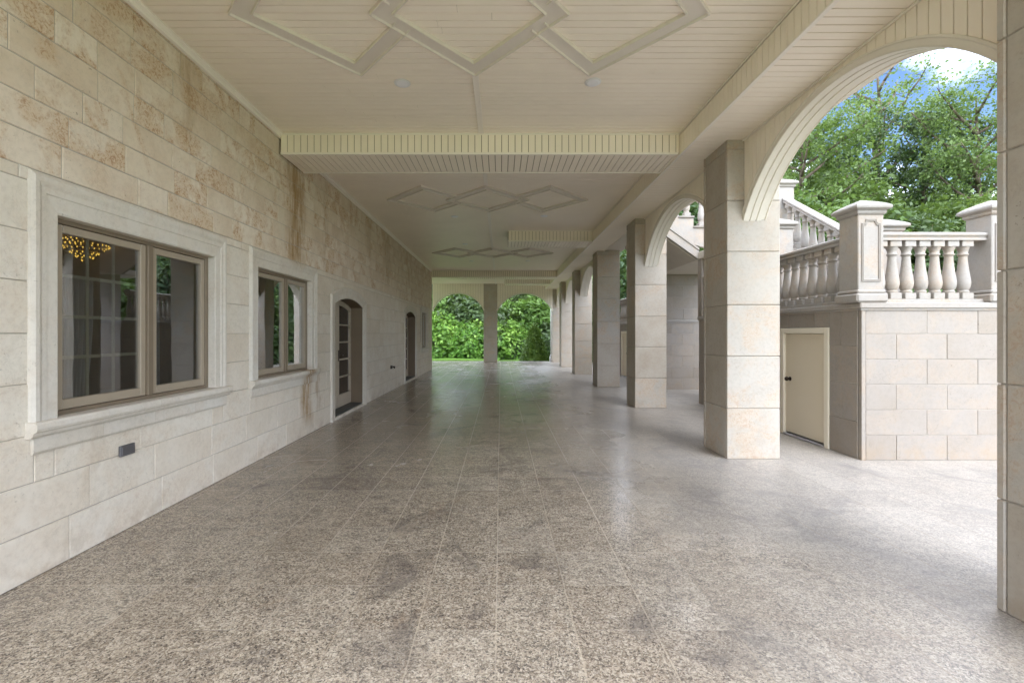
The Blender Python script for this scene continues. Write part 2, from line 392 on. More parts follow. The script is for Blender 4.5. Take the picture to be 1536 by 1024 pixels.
# subtract rectangles
def cut(rects, holes):
    for (a0, a1, b0, b1) in holes:
        out = []
        for (u0, u1, v0, v1) in rects:
            if u1 <= a0 or u0 >= a1 or v1 <= b0 or v0 >= b1: out.append((u0, u1, v0, v1)); continue
            if u0 < a0: out.append((u0, a0, v0, v1))
            if u1 > a1: out.append((a1, u1, v0, v1))
            m0, m1 = max(u0, a0), min(u1, a1)
            if v0 < b0: out.append((m0, m1, v0, b0))
            if v1 > b1: out.append((m0, m1, b1, v1))
        rects = out
    return [q for q in rects if q[1] - q[0] > .012 and q[3] - q[2] > .012]
def block_face(mb, rects, tf, gap=.004, bev=.004, depth=.007, mi=0, rise=.0):
    """each block a chamfered slab standing 'depth' proud of the mortar bed"""
    for (u0, u1, v0, v1) in rects:
        d = depth + random.uniform(-.0015, .0015) + rise; r = random.random()
        a0, a1, b0, b1 = u0 + gap, u1 - gap, v0 + gap, v1 - gap
        j = [random.uniform(-.0012, .0012) for _ in range(4)]
        a0 += j[0]; a1 += j[1]; b0 += j[2]; b1 += j[3]
        lo = [tf(a0, b0, 0), tf(a1, b0, 0), tf(a1, b1, 0), tf(a0, b1, 0)]
        hi = [tf(a0 + bev, b0 + bev, d), tf(a1 - bev, b0 + bev, d), tf(a1 - bev, b1 - bev, d), tf(a0 + bev, b1 - bev, d)]
        mb.mesh(lo + hi, [(4, 5, 6, 7), (0, 1, 5, 4), (1, 2, 6, 5), (2, 3, 7, 6), (3, 0, 4, 7)], mi, r)
def backing(mb, u0, u1, v0, v1, holes, tf, mi=1):
    us = sorted({u0, u1} | {x for h in holes for x in h[:2] if u0 < x < u1}); vs = sorted({v0, v1} | {x for h in holes for x in h[2:] if v0 < x < v1})
    for a, b in zip(us, us[1:]):
        for c, d in zip(vs, vs[1:]):
            mu, mv = (a + b) / 2, (c + d) / 2
            if any(h[0] < mu < h[1] and h[2] < mv < h[3] for h in holes): continue
            mb.poly([tf(a, c, 0), tf(b, c, 0), tf(b, d, 0), tf(a, d, 0)], mi)
def course(u0, u1, v0, v1, lens, start=0.0, jitter=0.0):
    out = []; u = u0 - start
    while u < u1:
        L = random.choice(lens) * (1 + random.uniform(-jitter, jitter)); e = u + L
        if e > u0 + .05: out.append((max(u, u0), min(e, u1), v0, v1))
        u = e
    if len(out) > 1 and out[-1][1] - out[-1][0] < .08: a = out.pop(); b = out.pop(); out.append((b[0], a[1], v0, v1))
    return out

# ------------------------------------------------------------------ ground
mb = MB(); mb.poly([(-400, -400, -.75), (500, -400, -.75), (500, 500, -.75), (-400, 500, -.75)])
tag(mb.build('ground', M['lawn']), kind='structure')
mb = MB(); mb.box(-9, 16, -9, 25.1, -.80, 0.0)
tag(mb.build('patio_floor', M['granite']), kind='structure')
mb = MB(); mb.box(-12, 16, 25.14, 25.75, -.80, -.02)
tag(mb.build('gravel_path', M['gravel']), kind='structure')
# lawn behind the porch, rising gently to the left, real blades on its surface
NX, NY = 60, 30
def lawn_z(x, y):
    t = max(0, min(1, (y - 25.8) / 12)); return -.06 - (.40 if x < -.5 else .55) * t + .03 * math.sin(x * 1.3) * t
vs = [(-14 + 34 * i / NX, 25.76 + 22 * j / NY, lawn_z(-14 + 34 * i / NX, 25.76 + 22 * j / NY)) for j in range(NY + 1) for i in range(NX + 1)]
fs = [(j * (NX + 1) + i, j * (NX + 1) + i + 1, (j + 1) * (NX + 1) + i + 1, (j + 1) * (NX + 1) + i) for j in range(NY) for i in range(NX)]
mb = MB(); mb.mesh(vs, fs, 0, .5, True); tag(mb.build('lawn', M['lawn']), kind='structure')

# ------------------------------------------------------------------ house wall
wt = lambda u, v, h: (WX - .008 + h, u, v)       # u = depth, v = height
Y0, Y1 = -1.6, 19.63
ZB = 1.042 + E                                   # foot of the rough upper masonry
holes_w = [(3.00, 4.76, -.57 + E, .83 + E), (5.51, 7.17, -.57 + E, .84 + E), (17.05, 18.35, -.57 + E, .84 + E)]
holes_d = [(8.08, 9.83, -.01, .70 + E), (14.13, 15.85, -.01, .74 + E)]
surr = [(2.89, 4.86, -.66 + E, 1.05 + E), (5.38, 7.28, -.66 + E, 1.05 + E), (16.96, 18.44, -.66 + E, 1.05 + E)]
surr_d = [(7.95, 9.97, 0, .56 + E), (14.0, 15.98, 0, .58 + E)]
house = thing('house_wall', 'long rust-stained limestone house wall with windows and arched doors along the porch', 'wall', (WX, 9, 0))
H = lambda o: keep(o, house)
rects = []
z = ZB; k = 0
while z < CZ - .02:
    z1 = min(z + .222, CZ)
    rects += course(Y0, Y1, z, z1, (.315, .33, .45, .52, .64, .66) if z1 - z > .15 else (.2, .3, .34), random.random() * .4, .06); z = z1; k += 1
mb = MB(); block_face(mb, rects, wt, .0032, .004, .006); backing(mb, Y0, Y1, ZB, CZ, [], wt)
H(mb.build('upper_masonry', [M['upper'], M['mortar']]))
rects = []
for i, (a, b) in enumerate(((0, .302), (.302, .605), (.605, .907))):
    rects += course(Y0, Y1, a, b, (.62, .75, .9, .8), .3 * i, .05)
zs = [.907, 1.233, 1.55, 1.876, 2.192, 2.512]
piers = [(Y0, 2.89), (4.91, 5.36), (7.36, 7.95), (9.97, 14.0), (15.98, 16.85), (18.65, Y1)]
for a, b in zip(zs, zs[1:]):
    for (p0, p1) in piers:
        rects += course(p0, p1, a, b, (.78, .85, .92), random.choice((.1, .45)), .04) if p1 - p0 > 1.2 else [(p0, p1, a, b)]
    for (p0, p1) in [(2.89, 4.91), (5.36, 7.36), (16.85, 18.65)]:
        if a < 1.0: rects += course(p0, p1, a, b, (.6, .7), .2)
    for (p0, p1) in [(7.95, 9.97), (14.0, 15.98)]:
        if b > 2.1: rects += course(p0, p1, a, b, (.9, .7), .2)
rects += course(Y0, Y1, 2.512, ZB, (1.1, 1.3), .2)
rects = cut(rects, holes_w + holes_d + surr + surr_d)
mb = MB(); block_face(mb, rects, wt, .0024, .0035, .005, rise=.001); backing(mb, Y0, Y1, 0, ZB, holes_w + holes_d, wt)
H(mb.build('lower_masonry', [M['lower'], M['mortar_light']]))
# wall body: return at the far end and behind
mb = MB(); mb.box(-8.5, WX - .012, Y1 - .02, Y1, 0, CZ + 2.6); mb.box(WX - .3, WX - .0085, Y0, Y1, CZ + .001, CZ + 2.6); mb.box(-8.5, WX - .3, Y0, Y0 + .02, 0, CZ + 2.6)
H(mb.build('wall_return', M['house_render']))
# crown moulding under the ceiling
mb = MB(); sweep(mb, [(Y0, CZ), (Y1, CZ)], [(0, 0), (0, .06), (-.018, .06), (-.03, .035), (-.055, .03), (-.06, .012), (-.06, 0)], lambda u, v, h: (WX + h, u, v))
H(mb.build('crown_moulding', M['lighttrim']))

SUR = [(-.008, -.12), (0, .004), (.010, .010), (.085, .010), (.090, .017), (.118, .018), (.128, .022), (.142, .027), (.166, .027), (.182, .014), (.19, -.006)]
def quoin(mb, pts, prof, tf, brk):
    """surround built of separate mitred stones: break the path where stones meet"""
    seg = [pts[0]]
    for i in range(1, len(pts)):
        a, b = Vector(pts[i - 1]), Vector(pts[i]); L = (b - a).length; nn = max(1, round(L / brk))
        for k in range(1, nn + 1): seg.append(tuple(a + (b - a) * k / nn))
    sweep(mb, seg, prof, tf, r=.5)
    q = len(prof); base = len(mb.f) - (len(seg) - 1) * q - 2; r = [random.random() for _ in seg]
    for i in range(len(seg) - 1):
        for k in range(q): mb.r[base + i * q + k] = r[i]
def window(y0, y1, zb, zt, grid, label, w=.19, ymul=None):
    mid = ymul or (y0 + y1) / 2
    x = WX - .062
    mb = MB(); f = .05
    mb.box(x - .07, x, y0, y0 + f, zb, zt, bv=.004); mb.box(x - .07, x, y1 - f, y1, zb, zt, bv=.004)
    mb.box(x - .07, x, y0 + f, y1 - f, zt - .035, zt, bv=.004); mb.box(x - .07, x, y0 + f, y1 - f, zb, zb + .03, bv=.004)
    mb.box(x - .07, x + .012, mid - .03, mid + .03, zb + .03, zt - .035, bv=.004)
    win = H(mb.build('window', M['taupe_dark'])); win['label'] = label
    mb = MB(); quoin(mb, [(y0, zb), (y0, zt), (y1, zt), (y1, zb)], [(o * w / .19, h) for o, h in SUR], lambda u, v, h: (WX + h, u, v if v < zt else zt + (v - zt) * (1.038 + E - zt) / w), .62)
    mb.build('window_surround', M['trimstone'], win)
    mb = MB(); a, b = y0 - w - .015, y1 + w + .015
    prof = [(0, -.13), (0, .062), (-.012, .074), (-.04, .076), (-.058, .070), (-.066, .052), (-.085, .046), (-.098, .034), (-.10, 0), (-.10, -.13)]
    def sill(pf, aa, bb):
        ys = [aa + (bb - aa) * i / 4 for i in range(5)]
        for u0, u1 in zip(ys, ys[1:]):
            r = random.random(); P = [(WX + h, u0 + (.0015 if u0 > aa else 0), zb + o) for o, h in pf]; Q = [(WX + h, u1, zb + o) for o, h in pf]
            q = len(pf); mb.mesh(P + Q, [(k, (k + 1) % q, q + (k + 1) % q, q + k) for k in range(q)] + [tuple(range(q)), tuple(range(q, 2 * q))[::-1]], 0, r)
    sill(prof, a, b); sill([(-.101, 0), (-.101, .022), (-.19, .022), (-.205, .014), (-.21, 0)], a + .03, b - .03)
    mb.build('sill', M['trimstone'], win)
    for i, (a, b) in enumerate(((y0 + f + .004, mid - .034), (mid + .034, y1 - f - .004))):
        za, zc = zb + .034, zt - .04; s_ = .055; xx = x - .006
        mb = MB()
        for q in ((a, a + s_, za, zc), (b - s_, b, za, zc)): mb.box(xx - .045, xx, q[0], q[1], q[2], q[3], bv=.004)
        mb.box(xx - .045, xx, a + s_, b - s_, za, za + s_ * 1.25, bv=.004); mb.box(xx - .045, xx, a + s_, b - s_, zc - s_, zc, bv=.004)
        mb.build('sash', M['taupe'], win)
        mb = MB(); mb.box(xx - .028, xx - .022, a + s_ - .005, b - s_ + .005, za + s_, zc - s_ + .005)
        mb.build('glass_pane', M['glass'], win)
        if grid and i == 0:
            mb = MB(); g0, g1, h0, h1 = a + s_, b - s_, za + s_ * 1.25, zc - s_
            for k in (1, 2): u = g0 + (g1 - g0) * k / 3; mb.box(xx - .042, xx - .034, u - .011, u + .011, h0, h1)
            for k in (1, 2, 3): v = h0 + (h1 - h0) * k / 4; mb.box(xx - .0415, xx - .0345, g0, g1, v - .012, v + .012)
            mb.build('muntin', M['muntin'], win)
    return win
window(3.04, 4.71, -.56 + E, .79 + E, True, 'large casement window with cream grid bars in its near sash', .19, 3.92)
window(5.55, 7.12, -.56 + E, .81 + E, False, 'casement window under the brown water stain', .19, 6.40)
window(17.1, 18.3, -.56 + E, .81 + E, False, 'small far window beyond the second door', .17)

def door(y0, y1, spring, rise, label):
    half = (y1 - y0) / 2; c = (y0 + y1) / 2
    ap, R, zc = arc(c, half, spring, rise, 18)
    path = [(y0, 0.0)] + ap + [(y1, 0.0)]
    d = thing('door', None, None); d.location = (WX, c, 0); H(d); d['label'] = label
    tf = lambda u, v, h: (WX + h, u, v)
    mb = MB(); p2 = [(y0, 0.0), (y0, 1.1)] + ap + [(y1, 1.1), (y1, 0.0)]
    sweep(mb, p2, [(o * 1.12, h) for o, h in SUR[1:]] + [(0, -.008)], tf, r=.4)
    q = 11; base = len(mb.f) - (len(p2) - 1) * q - 2; L = len(p2) - 1
    rr = [random.random() for _ in range(8)]; gi = [0, 1] + [2] * 6 + [3] * 6 + [4] * 6 + [5, 6]
    for i in range(L):
        for k in range(q): mb.r[base + i * q + k] = rr[gi[min(i, len(gi) - 1)]]
    keep(mb.build('door_surround', M['trimstone']), d)
    mb = MB(); sweep(mb, path, [(0, -.008), (.03, -.008), (.03, -.30), (0, -.30)], tf, r=.4)
    keep(mb.build('jamb', M['jamb']), d)
    mb = MB(); mb.box(WX - .30, WX - .012, y0 + .001, y1 - .001, .002, .075, bv=.004); keep(mb.build('threshold', M['slate']), d)
    mb = MB(); mb.box(WX - .011, WX + .025, y0 + .001, y1 - .001, .001, .055, bv=.004); keep(mb.build('threshold_edge', M['trimstone']), d)
    X = WX - .25; zt = lambda u: zc + math.sqrt(max(0, R * R - (u - c) ** 2)) - .012
    for (a, b) in ((y0 + .012, c - .003), (c + .003, y1 - .012)):
        mb = MB(); s_ = .095
        def strip(u0, u1, lo, hi, t0=.045, nseg=1):
            for k in range(nseg):
                ua, ub = u0 + (u1 - u0) * k / nseg, u0 + (u1 - u0) * (k + 1) / nseg
                A = [(X, ua, lo(ua)), (X, ub, lo(ub)), (X, ub, hi(ub)), (X, ua, hi(ua))]; B = [(X - t0, p[1], p[2]) for p in A]
                mb.mesh(A + B, [(0, 1, 2, 3), (7, 6, 5, 4), (0, 4, 5, 1), (1, 5, 6, 2), (2, 6, 7, 3), (3, 7, 4, 0)], 0, .5)
        lo = lambda u: .085
        strip(a, a + s_, lo, zt, nseg=2); strip(b - s_, b, lo, zt, nseg=2)
        strip(a + s_, b - s_, lambda u: zt(u) - .10, zt, nseg=6)
        strip(a + s_, b - s_, lo, lambda u: .33)
        hz = [.33 + (spring - .02 - .33) * k / 5 for k in range(6)]
        for z_ in hz[1:5]: strip(a + s_, b - s_, lambda u: z_ - .014, lambda u: z_ + .014, .03)
        keep(mb.build('door_leaf', M['doorleaf']), d)
        mb = MB(); mb.box(X - .03, X - .024, a + s_, b - s_, .33, spring + .02)
        keep(mb.build('door_glass', M['doorglass']), d)
    mb = MB(); hy = c + .05; mb.box(X, X + .012, hy - .02, hy + .02, 1.0, 1.22, bv=.003); mb.tube((X + .01, hy, 1.12), (X + .06, hy, 1.12), .011, .011); mb.tube((X + .055, hy - .005, 1.12), (X + .055, hy + .12, 1.115), .010, .008)
    keep(mb.build('handle', M['bronze']), d)
    return d
door(8.13, 9.78, .54 + E, .135, 'nearer arched double door with five-lite greige leaves')
door(14.18, 15.80, .56 + E, .15, 'farther arched door in a deep brown reveal')

# outlet boxes on the wall
mb = MB(); mb.box(WX, WX + .020, 3.525, 3.665, .592, .675, bv=.003); mb.box(WX + .019, WX + .024, 3.535, 3.655, .60, .667, bv=.002)
o = recentre(mb.build('outlet_box', M['steel'])); tag(o, 'grey metal outlet cover on the wall below the large near window', 'outlet cover')
mb = MB(); mb.box(WX, WX + .04, 12.22, 12.32, .60, .69, bv=.005); mb.tube((WX + .03, 12.30, .65), (WX + .09, 12.34, .65), .022, .02); mb.tube((WX + .085, 12.337, .66), (WX + .085, 12.337, .60), .016, .016)
o = recentre(mb.build('hose_tap', M['bronze'])); tag(o, 'small dark hose tap on the wall between the two arched doors', 'tap')

# rooms behind the glass
mb = MB()
mb.poly([(-7.2, Y0 + .1, .05), (WX - .31, Y0 + .1, .05), (WX - .31, Y1 - .1, .05), (-7.2, Y1 - .1, .05)], 1)
mb.poly([(-7.2, Y0 + .1, 3.3), (WX - .31, Y0 + .1, 3.3), (WX - .31, Y1 - .1, 3.3), (-7.2, Y1 - .1, 3.3)])
mb.poly([(-7.2, Y0 + .1, .05), (-7.2, Y1 - .1, .05), (-7.2, Y1 - .1, 3.3), (-7.2, Y0 + .1, 3.3)])
for yy in (Y0 + .1, 5.2, 7.7, 12.5, 16.6, Y1 - .1): mb.poly([(-7.2, yy, .05), (WX - .13, yy, .05), (WX - .13, yy, 3.3), (-7.2, yy, 3.3)])
o = mb.build('interior_room', [M['room'], M['roomfloor']]); tag(o, 'dim brown rooms seen through the window glass', 'interior', kind='structure')
def curtain(y0, y1, z0, z1, label, pinch=.35):
    mb = MB(); nu, nv = 60, 14; vs = []
    for j in range(nv + 1):
        t = j / nv; z_ = z0 + (z1 - z0) * t; w = 1 - pinch * math.exp(-((t - .35) / .28) ** 2)
        for i in range(nu + 1):
            s_ = i / nu; y = y0 + (y1 - y0) * s_ * w; vs.append((WX - .24 + .035 * math.sin(s_ * 34 + .6 * t) * (1 - .3 * t), y, z_))
    mb.mesh(vs, [(j * (nu + 1) + i, j * (nu + 1) + i + 1, (j + 1) * (nu + 1) + i + 1, (j + 1) * (nu + 1) + i) for j in range(nv) for i in range(nu)], 0, .5, True)
    tag(recentre(mb.build('curtain', M['curtain'])), label, 'curtain', 'pale curtains behind the windows')
curtain(3.34, 3.56, .3, 1.98, 'sheer pale curtain behind the gridded sash, on its near side')
curtain(4.24, 3.98, .3, 2.5, 'sheer pale curtain gathered behind the middle of the large near window')
curtain(7.02, 6.72, .3, 2.5, 'pale curtain behind the far sash of the stained window')

# chandelier behind the gridded window
ch = thing('chandelier', 'golden tiered crystal chandelier glowing inside the large near window', 'chandelier', (-5.0, 5.35, 2.5))
ccx, ccy, cz = -4.55, 4.98, 2.62
mb = MB(); mb.tube((ccx, ccy, cz + .1), (ccx, ccy, 3.3), .012, .012); mb.lathe([(.25, 0), (.26, .02), (.26, .035), (.25, .05)], ccx, ccy, 24, z0=cz); mb.lathe([(.16, 0), (.17, .02), (.16, .04)], ccx, ccy, 24, z0=cz - .17)
keep(mb.build('frame', M['brass']), ch)
for ti, (rad, zz, num) in enumerate(((.27, cz + .02, 38), (.275, cz - .025, 38), (.25, cz - .07, 34), (.21, cz - .11, 28), (.165, cz - .15, 22), (.12, cz - .19, 16), (.075, cz - .235, 9), (.03, cz - .27, 4))):
    mb = MB()
    for k in range(num):
        a = 2 * math.pi * k / num + ti * .2; s_ = .0088
        x_, y_, z_ = ccx + rad * math.cos(a), ccy + rad * math.sin(a), zz + random.uniform(-.006, .006)
        vs = [(x_ + s_, y_, z_), (x_ - s_, y_, z_), (x_, y_ + s_, z_), (x_, y_ - s_, z_), (x_, y_, z_ + s_ * 1.5), (x_, y_, z_ - s_ * 1.5)]
        mb.mesh(vs, [(0, 2, 4), (2, 1, 4), (1, 3, 4), (3, 0, 4), (2, 0, 5), (1, 2, 5), (3, 1, 5), (0, 3, 5)])
    mb.lathe([(rad - .004, .006), (rad + .004, .006), (rad + .004, .010), (rad - .004, .010)], ccx, ccy, 24, z0=zz, mi=1, cap=False)
    keep(mb.build('crystal_tier', [M['crystal'], M['brass']]), ch)

# ------------------------------------------------------------------ ceiling
XB = 2.39; YS, YE = -1.3, 24.5; BW = .0895; G = .009
ceil = thing('porch_ceiling', 'cream beadboard porch ceiling with crossing diamond mouldings and a long right-hand soffit', 'ceiling', (0, 12, CZ))
K = lambda o: keep(o, ceil)
def boards_x(mb, x0, x1, y0, y1, z, t=.012, w=BW):
    """boards running across (along X) under a plane at height z"""
    y = y0
    while y < y1 - .01:
        e = min(y + w, y1); xs = [x0]
        if x1 - x0 > 2: xs.append(random.uniform(x0 + .4, x1 - .4))
        xs.append(x1)
        for xa, xb in zip(xs, xs[1:]): mb.box(xa + (.0012 if xa > x0 else 0), xb - (.0012 if xb < x1 else 0), y + G / 2, e - G / 2, z + random.uniform(-.0006, .0006), z + t, 0, bv=.002)
        y = e
    mb.poly([(x0, y0, z + t + .001), (x1, y0, z + t + .001), (x1, y1, z + t + .001), (x0, y1, z + t + .001)], 1)
mb = MB(); boards_x(mb, WX, XB, YS, Y1 + .1, CZ); boards_x(mb, -7.5, XB, Y1 + .1, YE, CZ)
K(mb.build('ceiling_boards', [M['board'], M['boardback']]))
mb = MB(); boards_x(mb, XB + .03, 3.012, YS, YE, SZ); 
K(mb.build('soffit_boards', [M['board'], M['boardback']]))
# roof slab that shuts out the sky
mb = MB(); mb.box(-8.5, PX + PW + .12, YS, YE + .5, CZ + .02, CZ + .55); mb.box(XB + .06, PX + PW + .1, YS + .01, YE + .49, SZ + .02, CZ + .019)
K(mb.build('roof_slab', M['smooth']))
# longitudinal beam side
def boards_v_x(mb, X, dirn, y0, y1, z0, z1, t=.012, w=BW):
    """vertical boards on a plane X = const"""
    y = y0
    while y < y1 - .01:
        e = min(y + w, y1); mb.box(X, X - dirn * t, y + G / 2, e - G / 2, z0, z1, 0, bv=.002); y = e
    xb = X - dirn * (t + .001); mb.poly([(xb, y0, z0), (xb, y1, z0), (xb, y1, z1), (xb, y0, z1)], 1)
def boards_v_y(mb, Y, x0, x1, z0, z1, t=.012, w=BW):
    x = x0
    while x < x1 - .01:
        e = min(x + w, x1); mb.box(x + G / 2, e - G / 2, Y, Y + t, z0, z1, 0, bv=.002); x = e
    mb.poly([(x0, Y + t + .001, z0), (x1, Y + t + .001, z0), (x1, Y + t + .001, z1), (x0, Y + t + .001, z1)], 1)
def boards_y_under(mb, x0, x1, y0, y1, z, t=.012, w=BW):
    x = x0
    while x < x1 - .01:
        e = min(x + w, x1); mb.box(x + G / 2, e - G / 2, y0, y1, z, z + t, 0, bv=.002); x = e
    mb.poly([(x0, y0, z + t + .001), (x1, y0, z + t + .001), (x1, y1, z + t + .001), (x0, y1, z + t + .001)], 1)
mb = MB(); boards_v_x(mb, XB, -1, YS, YE, SZ - .0, CZ - .025); K(mb.build('long_beam', [M['board'], M['boardback']]))
mb = MB()
mb.box(XB - .014, XB + .03, YS, YE, SZ - .022, SZ - .001, bv=.004); mb.box(XB - .012, XB - .001, YS, YE, CZ - .024, CZ - .001, bv=.003)
mb.box(2.985, 3.008, YS, YE, SZ - .018, SZ - .001, bv=.004)
K(mb.build('beam_edge_trim', M['lighttrim']))
def beam(x0, x1, y0, y1, endcap=False):
    mb = MB()
    boards_v_y(mb, y0, x0, x1, SZ + .02, CZ - .02); boards_y_under(mb, x0, x1, y0 + .02, y1 - .02, SZ)
    mb.box(x0, x1, y1 - .012, y1, SZ + .02, CZ, 0)
    mb.box(x0, x1, y0 + .02, y1 - .02, SZ + .0145, CZ - .001, 1)
    if endcap: boards_v_x(mb, x0, -1, y0 + .02, y1 - .02, SZ + .02, CZ - .02); 
    b = K(mb.build('cross_beam', [M['board'], M['boardback']]))
    mb = MB(); xa = x0 - (.008 if endcap else 0)
    mb.box(xa, x1 - .015, y0 - .009, y0 + .018, SZ - .006, SZ + .024, bv=.004); mb.box(xa, x1 - .015, y1 - .018, y1 + .009, SZ - .006, SZ + .024, bv=.004)
    mb.box(xa, x1 - .015, y0 - .009, y0 + .010, CZ - .021, CZ - .001, bv=.003)
    mb.build('beam_trim', M['lighttrim'], b).matrix_parent_inverse = b.matrix_parent_inverse.copy()
    return b
bs = [beam(WX + .02, XB - .002, 6.08, 6.79), beam(.20, XB - .002, 11.82, 12.70, True), beam(-7.5, XB - .002, 19.30, 20.15), beam(.20, XB - .002, 22.0, 22.7, True)]
for b in bs:
    for c_ in b.children: c_.matrix_parent_inverse = Matrix.Identity(4)
# diamonds
PROF = [(-.076, 0), (-.076, .034), (-.066, .036), (-.060, .016), (.060, .016), (.066, .036), (.076, .034), (.076, 0)]
PROFs = [(o, max(0, h - .003)) for o, h in PROF]
ctf = lambda u, v, h: (u, v, CZ - h)
xc = -.262
for (yc, bb) in ((3.78, .90), (9.06, .86), (15.05, .86)):
    ac, bc = .73, bb - .104
    mb = MB(); sweep(mb, [(xc - ac, yc), (xc, yc + bc), (xc + ac, yc), (xc, yc - bc)], PROF, ctf, True)
    K(mb.build('diamond_moulding', M['smooth']))
    for sg in (-1, 1):
        q = [(-.585, -.158), (-1.17, -1), (-1.9, 0), (-1.17, 1), (-.585, .158)]
        pts = [(xc - sg * u, yc + (v * bc if abs(v) in (0, 1) else v / .796 * bc)) for u, v in q]
        mb = MB(); sweep(mb, pts, PROFs, ctf); K(mb.build('diamond_moulding', M['smooth']))
mb = MB()
for (a, b) in ((YS, 3.78 - .9), (3.78 + .9, 6.07), (6.80, 9.06 - .86), (9.06 + .86, 15.05 - .86), (15.05 + .86, 19.29), (20.16, YE)):
    mb.box(xc - .034, xc + .034, a, b, CZ - .012, CZ - .0005, bv=.003); mb.box(xc - .034, xc - .022, a, b, CZ - .018, CZ - .0125, bv=.002); mb.box(xc + .022, xc + .034, a, b, CZ - .018, CZ - .0125, bv=.002)
K(mb.build('centre_strip', M['lighttrim']))
# recessed lights
mb = MB(); mb.lathe([(.088, 0), (.088, -.004), (.078, -.010), (.066, -.006), (.066, 0)], 0, 0, 28); 
L0 = thing('ceiling_light', '', 'ceiling light', (-1.05, 4.86, CZ - .0005), 'recessed lights in the porch ceiling')
mb.build('trim_ring', M['pipe'], L0)
mb = MB(); mb.lathe([(.072, -.0105), (.072, -.0125), (.05, -.0135)], 0, 0, 28); mb.build('lens', M['lamp_lens'], L0)
first = True
LP = [(-1.05, 4.86, 'white disc light in the near ceiling bay, on the house side'), (.98, 4.84, 'white disc light in the near ceiling bay, on the pillar side'),
      (-1.05, 10.4, 'small ceiling light past the second diamonds, on the house side'), (.99, 10.35, 'small ceiling light past the second diamonds, on the pillar side near the short beam'),
      (-1.06, 13.6, 'small ceiling light just before the third diamonds on the house side'), (-1.07, 16.8, 'small ceiling light past the farthest diamonds, house side'), (1.0, 16.75, 'small ceiling light past the farthest diamonds, pillar side')]
for (x, y, lb) in LP:
    if first: o = L0; first = False
    else:
        o = L0.copy(); C.objects.link(o)
        for c_ in L0.children: d_ = c_.copy(); C.objects.link(d_); d_.parent = o
    o.location = (x, y, CZ - .0005); o['label'] = lb

# ------------------------------------------------------------------ pillars
JZ = [0, .62, 1.266, 1.90, 2.56, 3.19, 3.825, SZ + .018]
def pillar_mesh(name, sz=PW, jz=JZ):
    mb = MB(); fs = .045; g = .0045
    for a, b in zip(jz, jz[1:]):
        r = random.random(); lo, hi = a + (g if a > 0 else 0), b - g * .3
        mb.box(0, sz, 0, fs, lo, hi, 0, r, .007)                       # slab to the front
        mb.box(0, sz, sz - fs, sz, lo, hi, 0, r, .007)                 # slab to the back
        mb.box(.004, .04, fs + .007, sz - fs - .007, lo, hi, 0, (r + .3) % 1, .006)
        mb.box(sz - .04, sz - .004, fs + .007, sz - fs - .007, lo, hi, 0, (r + .6) % 1, .006)
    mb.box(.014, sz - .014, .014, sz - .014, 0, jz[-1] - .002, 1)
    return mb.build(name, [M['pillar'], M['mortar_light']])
PY = [1.92, 5.63, 9.48, 13.20, 17.2, 21.06, 24.5]
plabel = ['stone pillar closest to the camera, cut off by the right edge of the photo', 'broad white stone pillar beside the cream cellar door, where the near arch lands',
          'stone pillar between the second arch and the sloping stair underside', 'shaded tan stone pillar with no arch on its face, beside the short ceiling beam',
          'white-fronted stone pillar just beyond the shaded tan one', 'slim distant stone pillar, last but one of the row before the far corner', 'distant corner pillar beside the white downpipe']
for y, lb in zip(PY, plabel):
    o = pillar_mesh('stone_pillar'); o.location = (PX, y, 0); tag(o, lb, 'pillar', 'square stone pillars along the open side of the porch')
BPW = .73
for x, lb in ((-.915, 'square stone pillar standing between the two far garden arches'), (-4.4, 'stone pillar at the far outer corner, hidden past the end of the house wall')):
    if x < -4: continue
    o = pillar_mesh('stone_pillar', BPW, [0, .62, 1.266, 1.90, 2.56, 3.19, 3.825, CZ + .01]); o.location = (x, YE, 0); tag(o, lb, 'pillar')

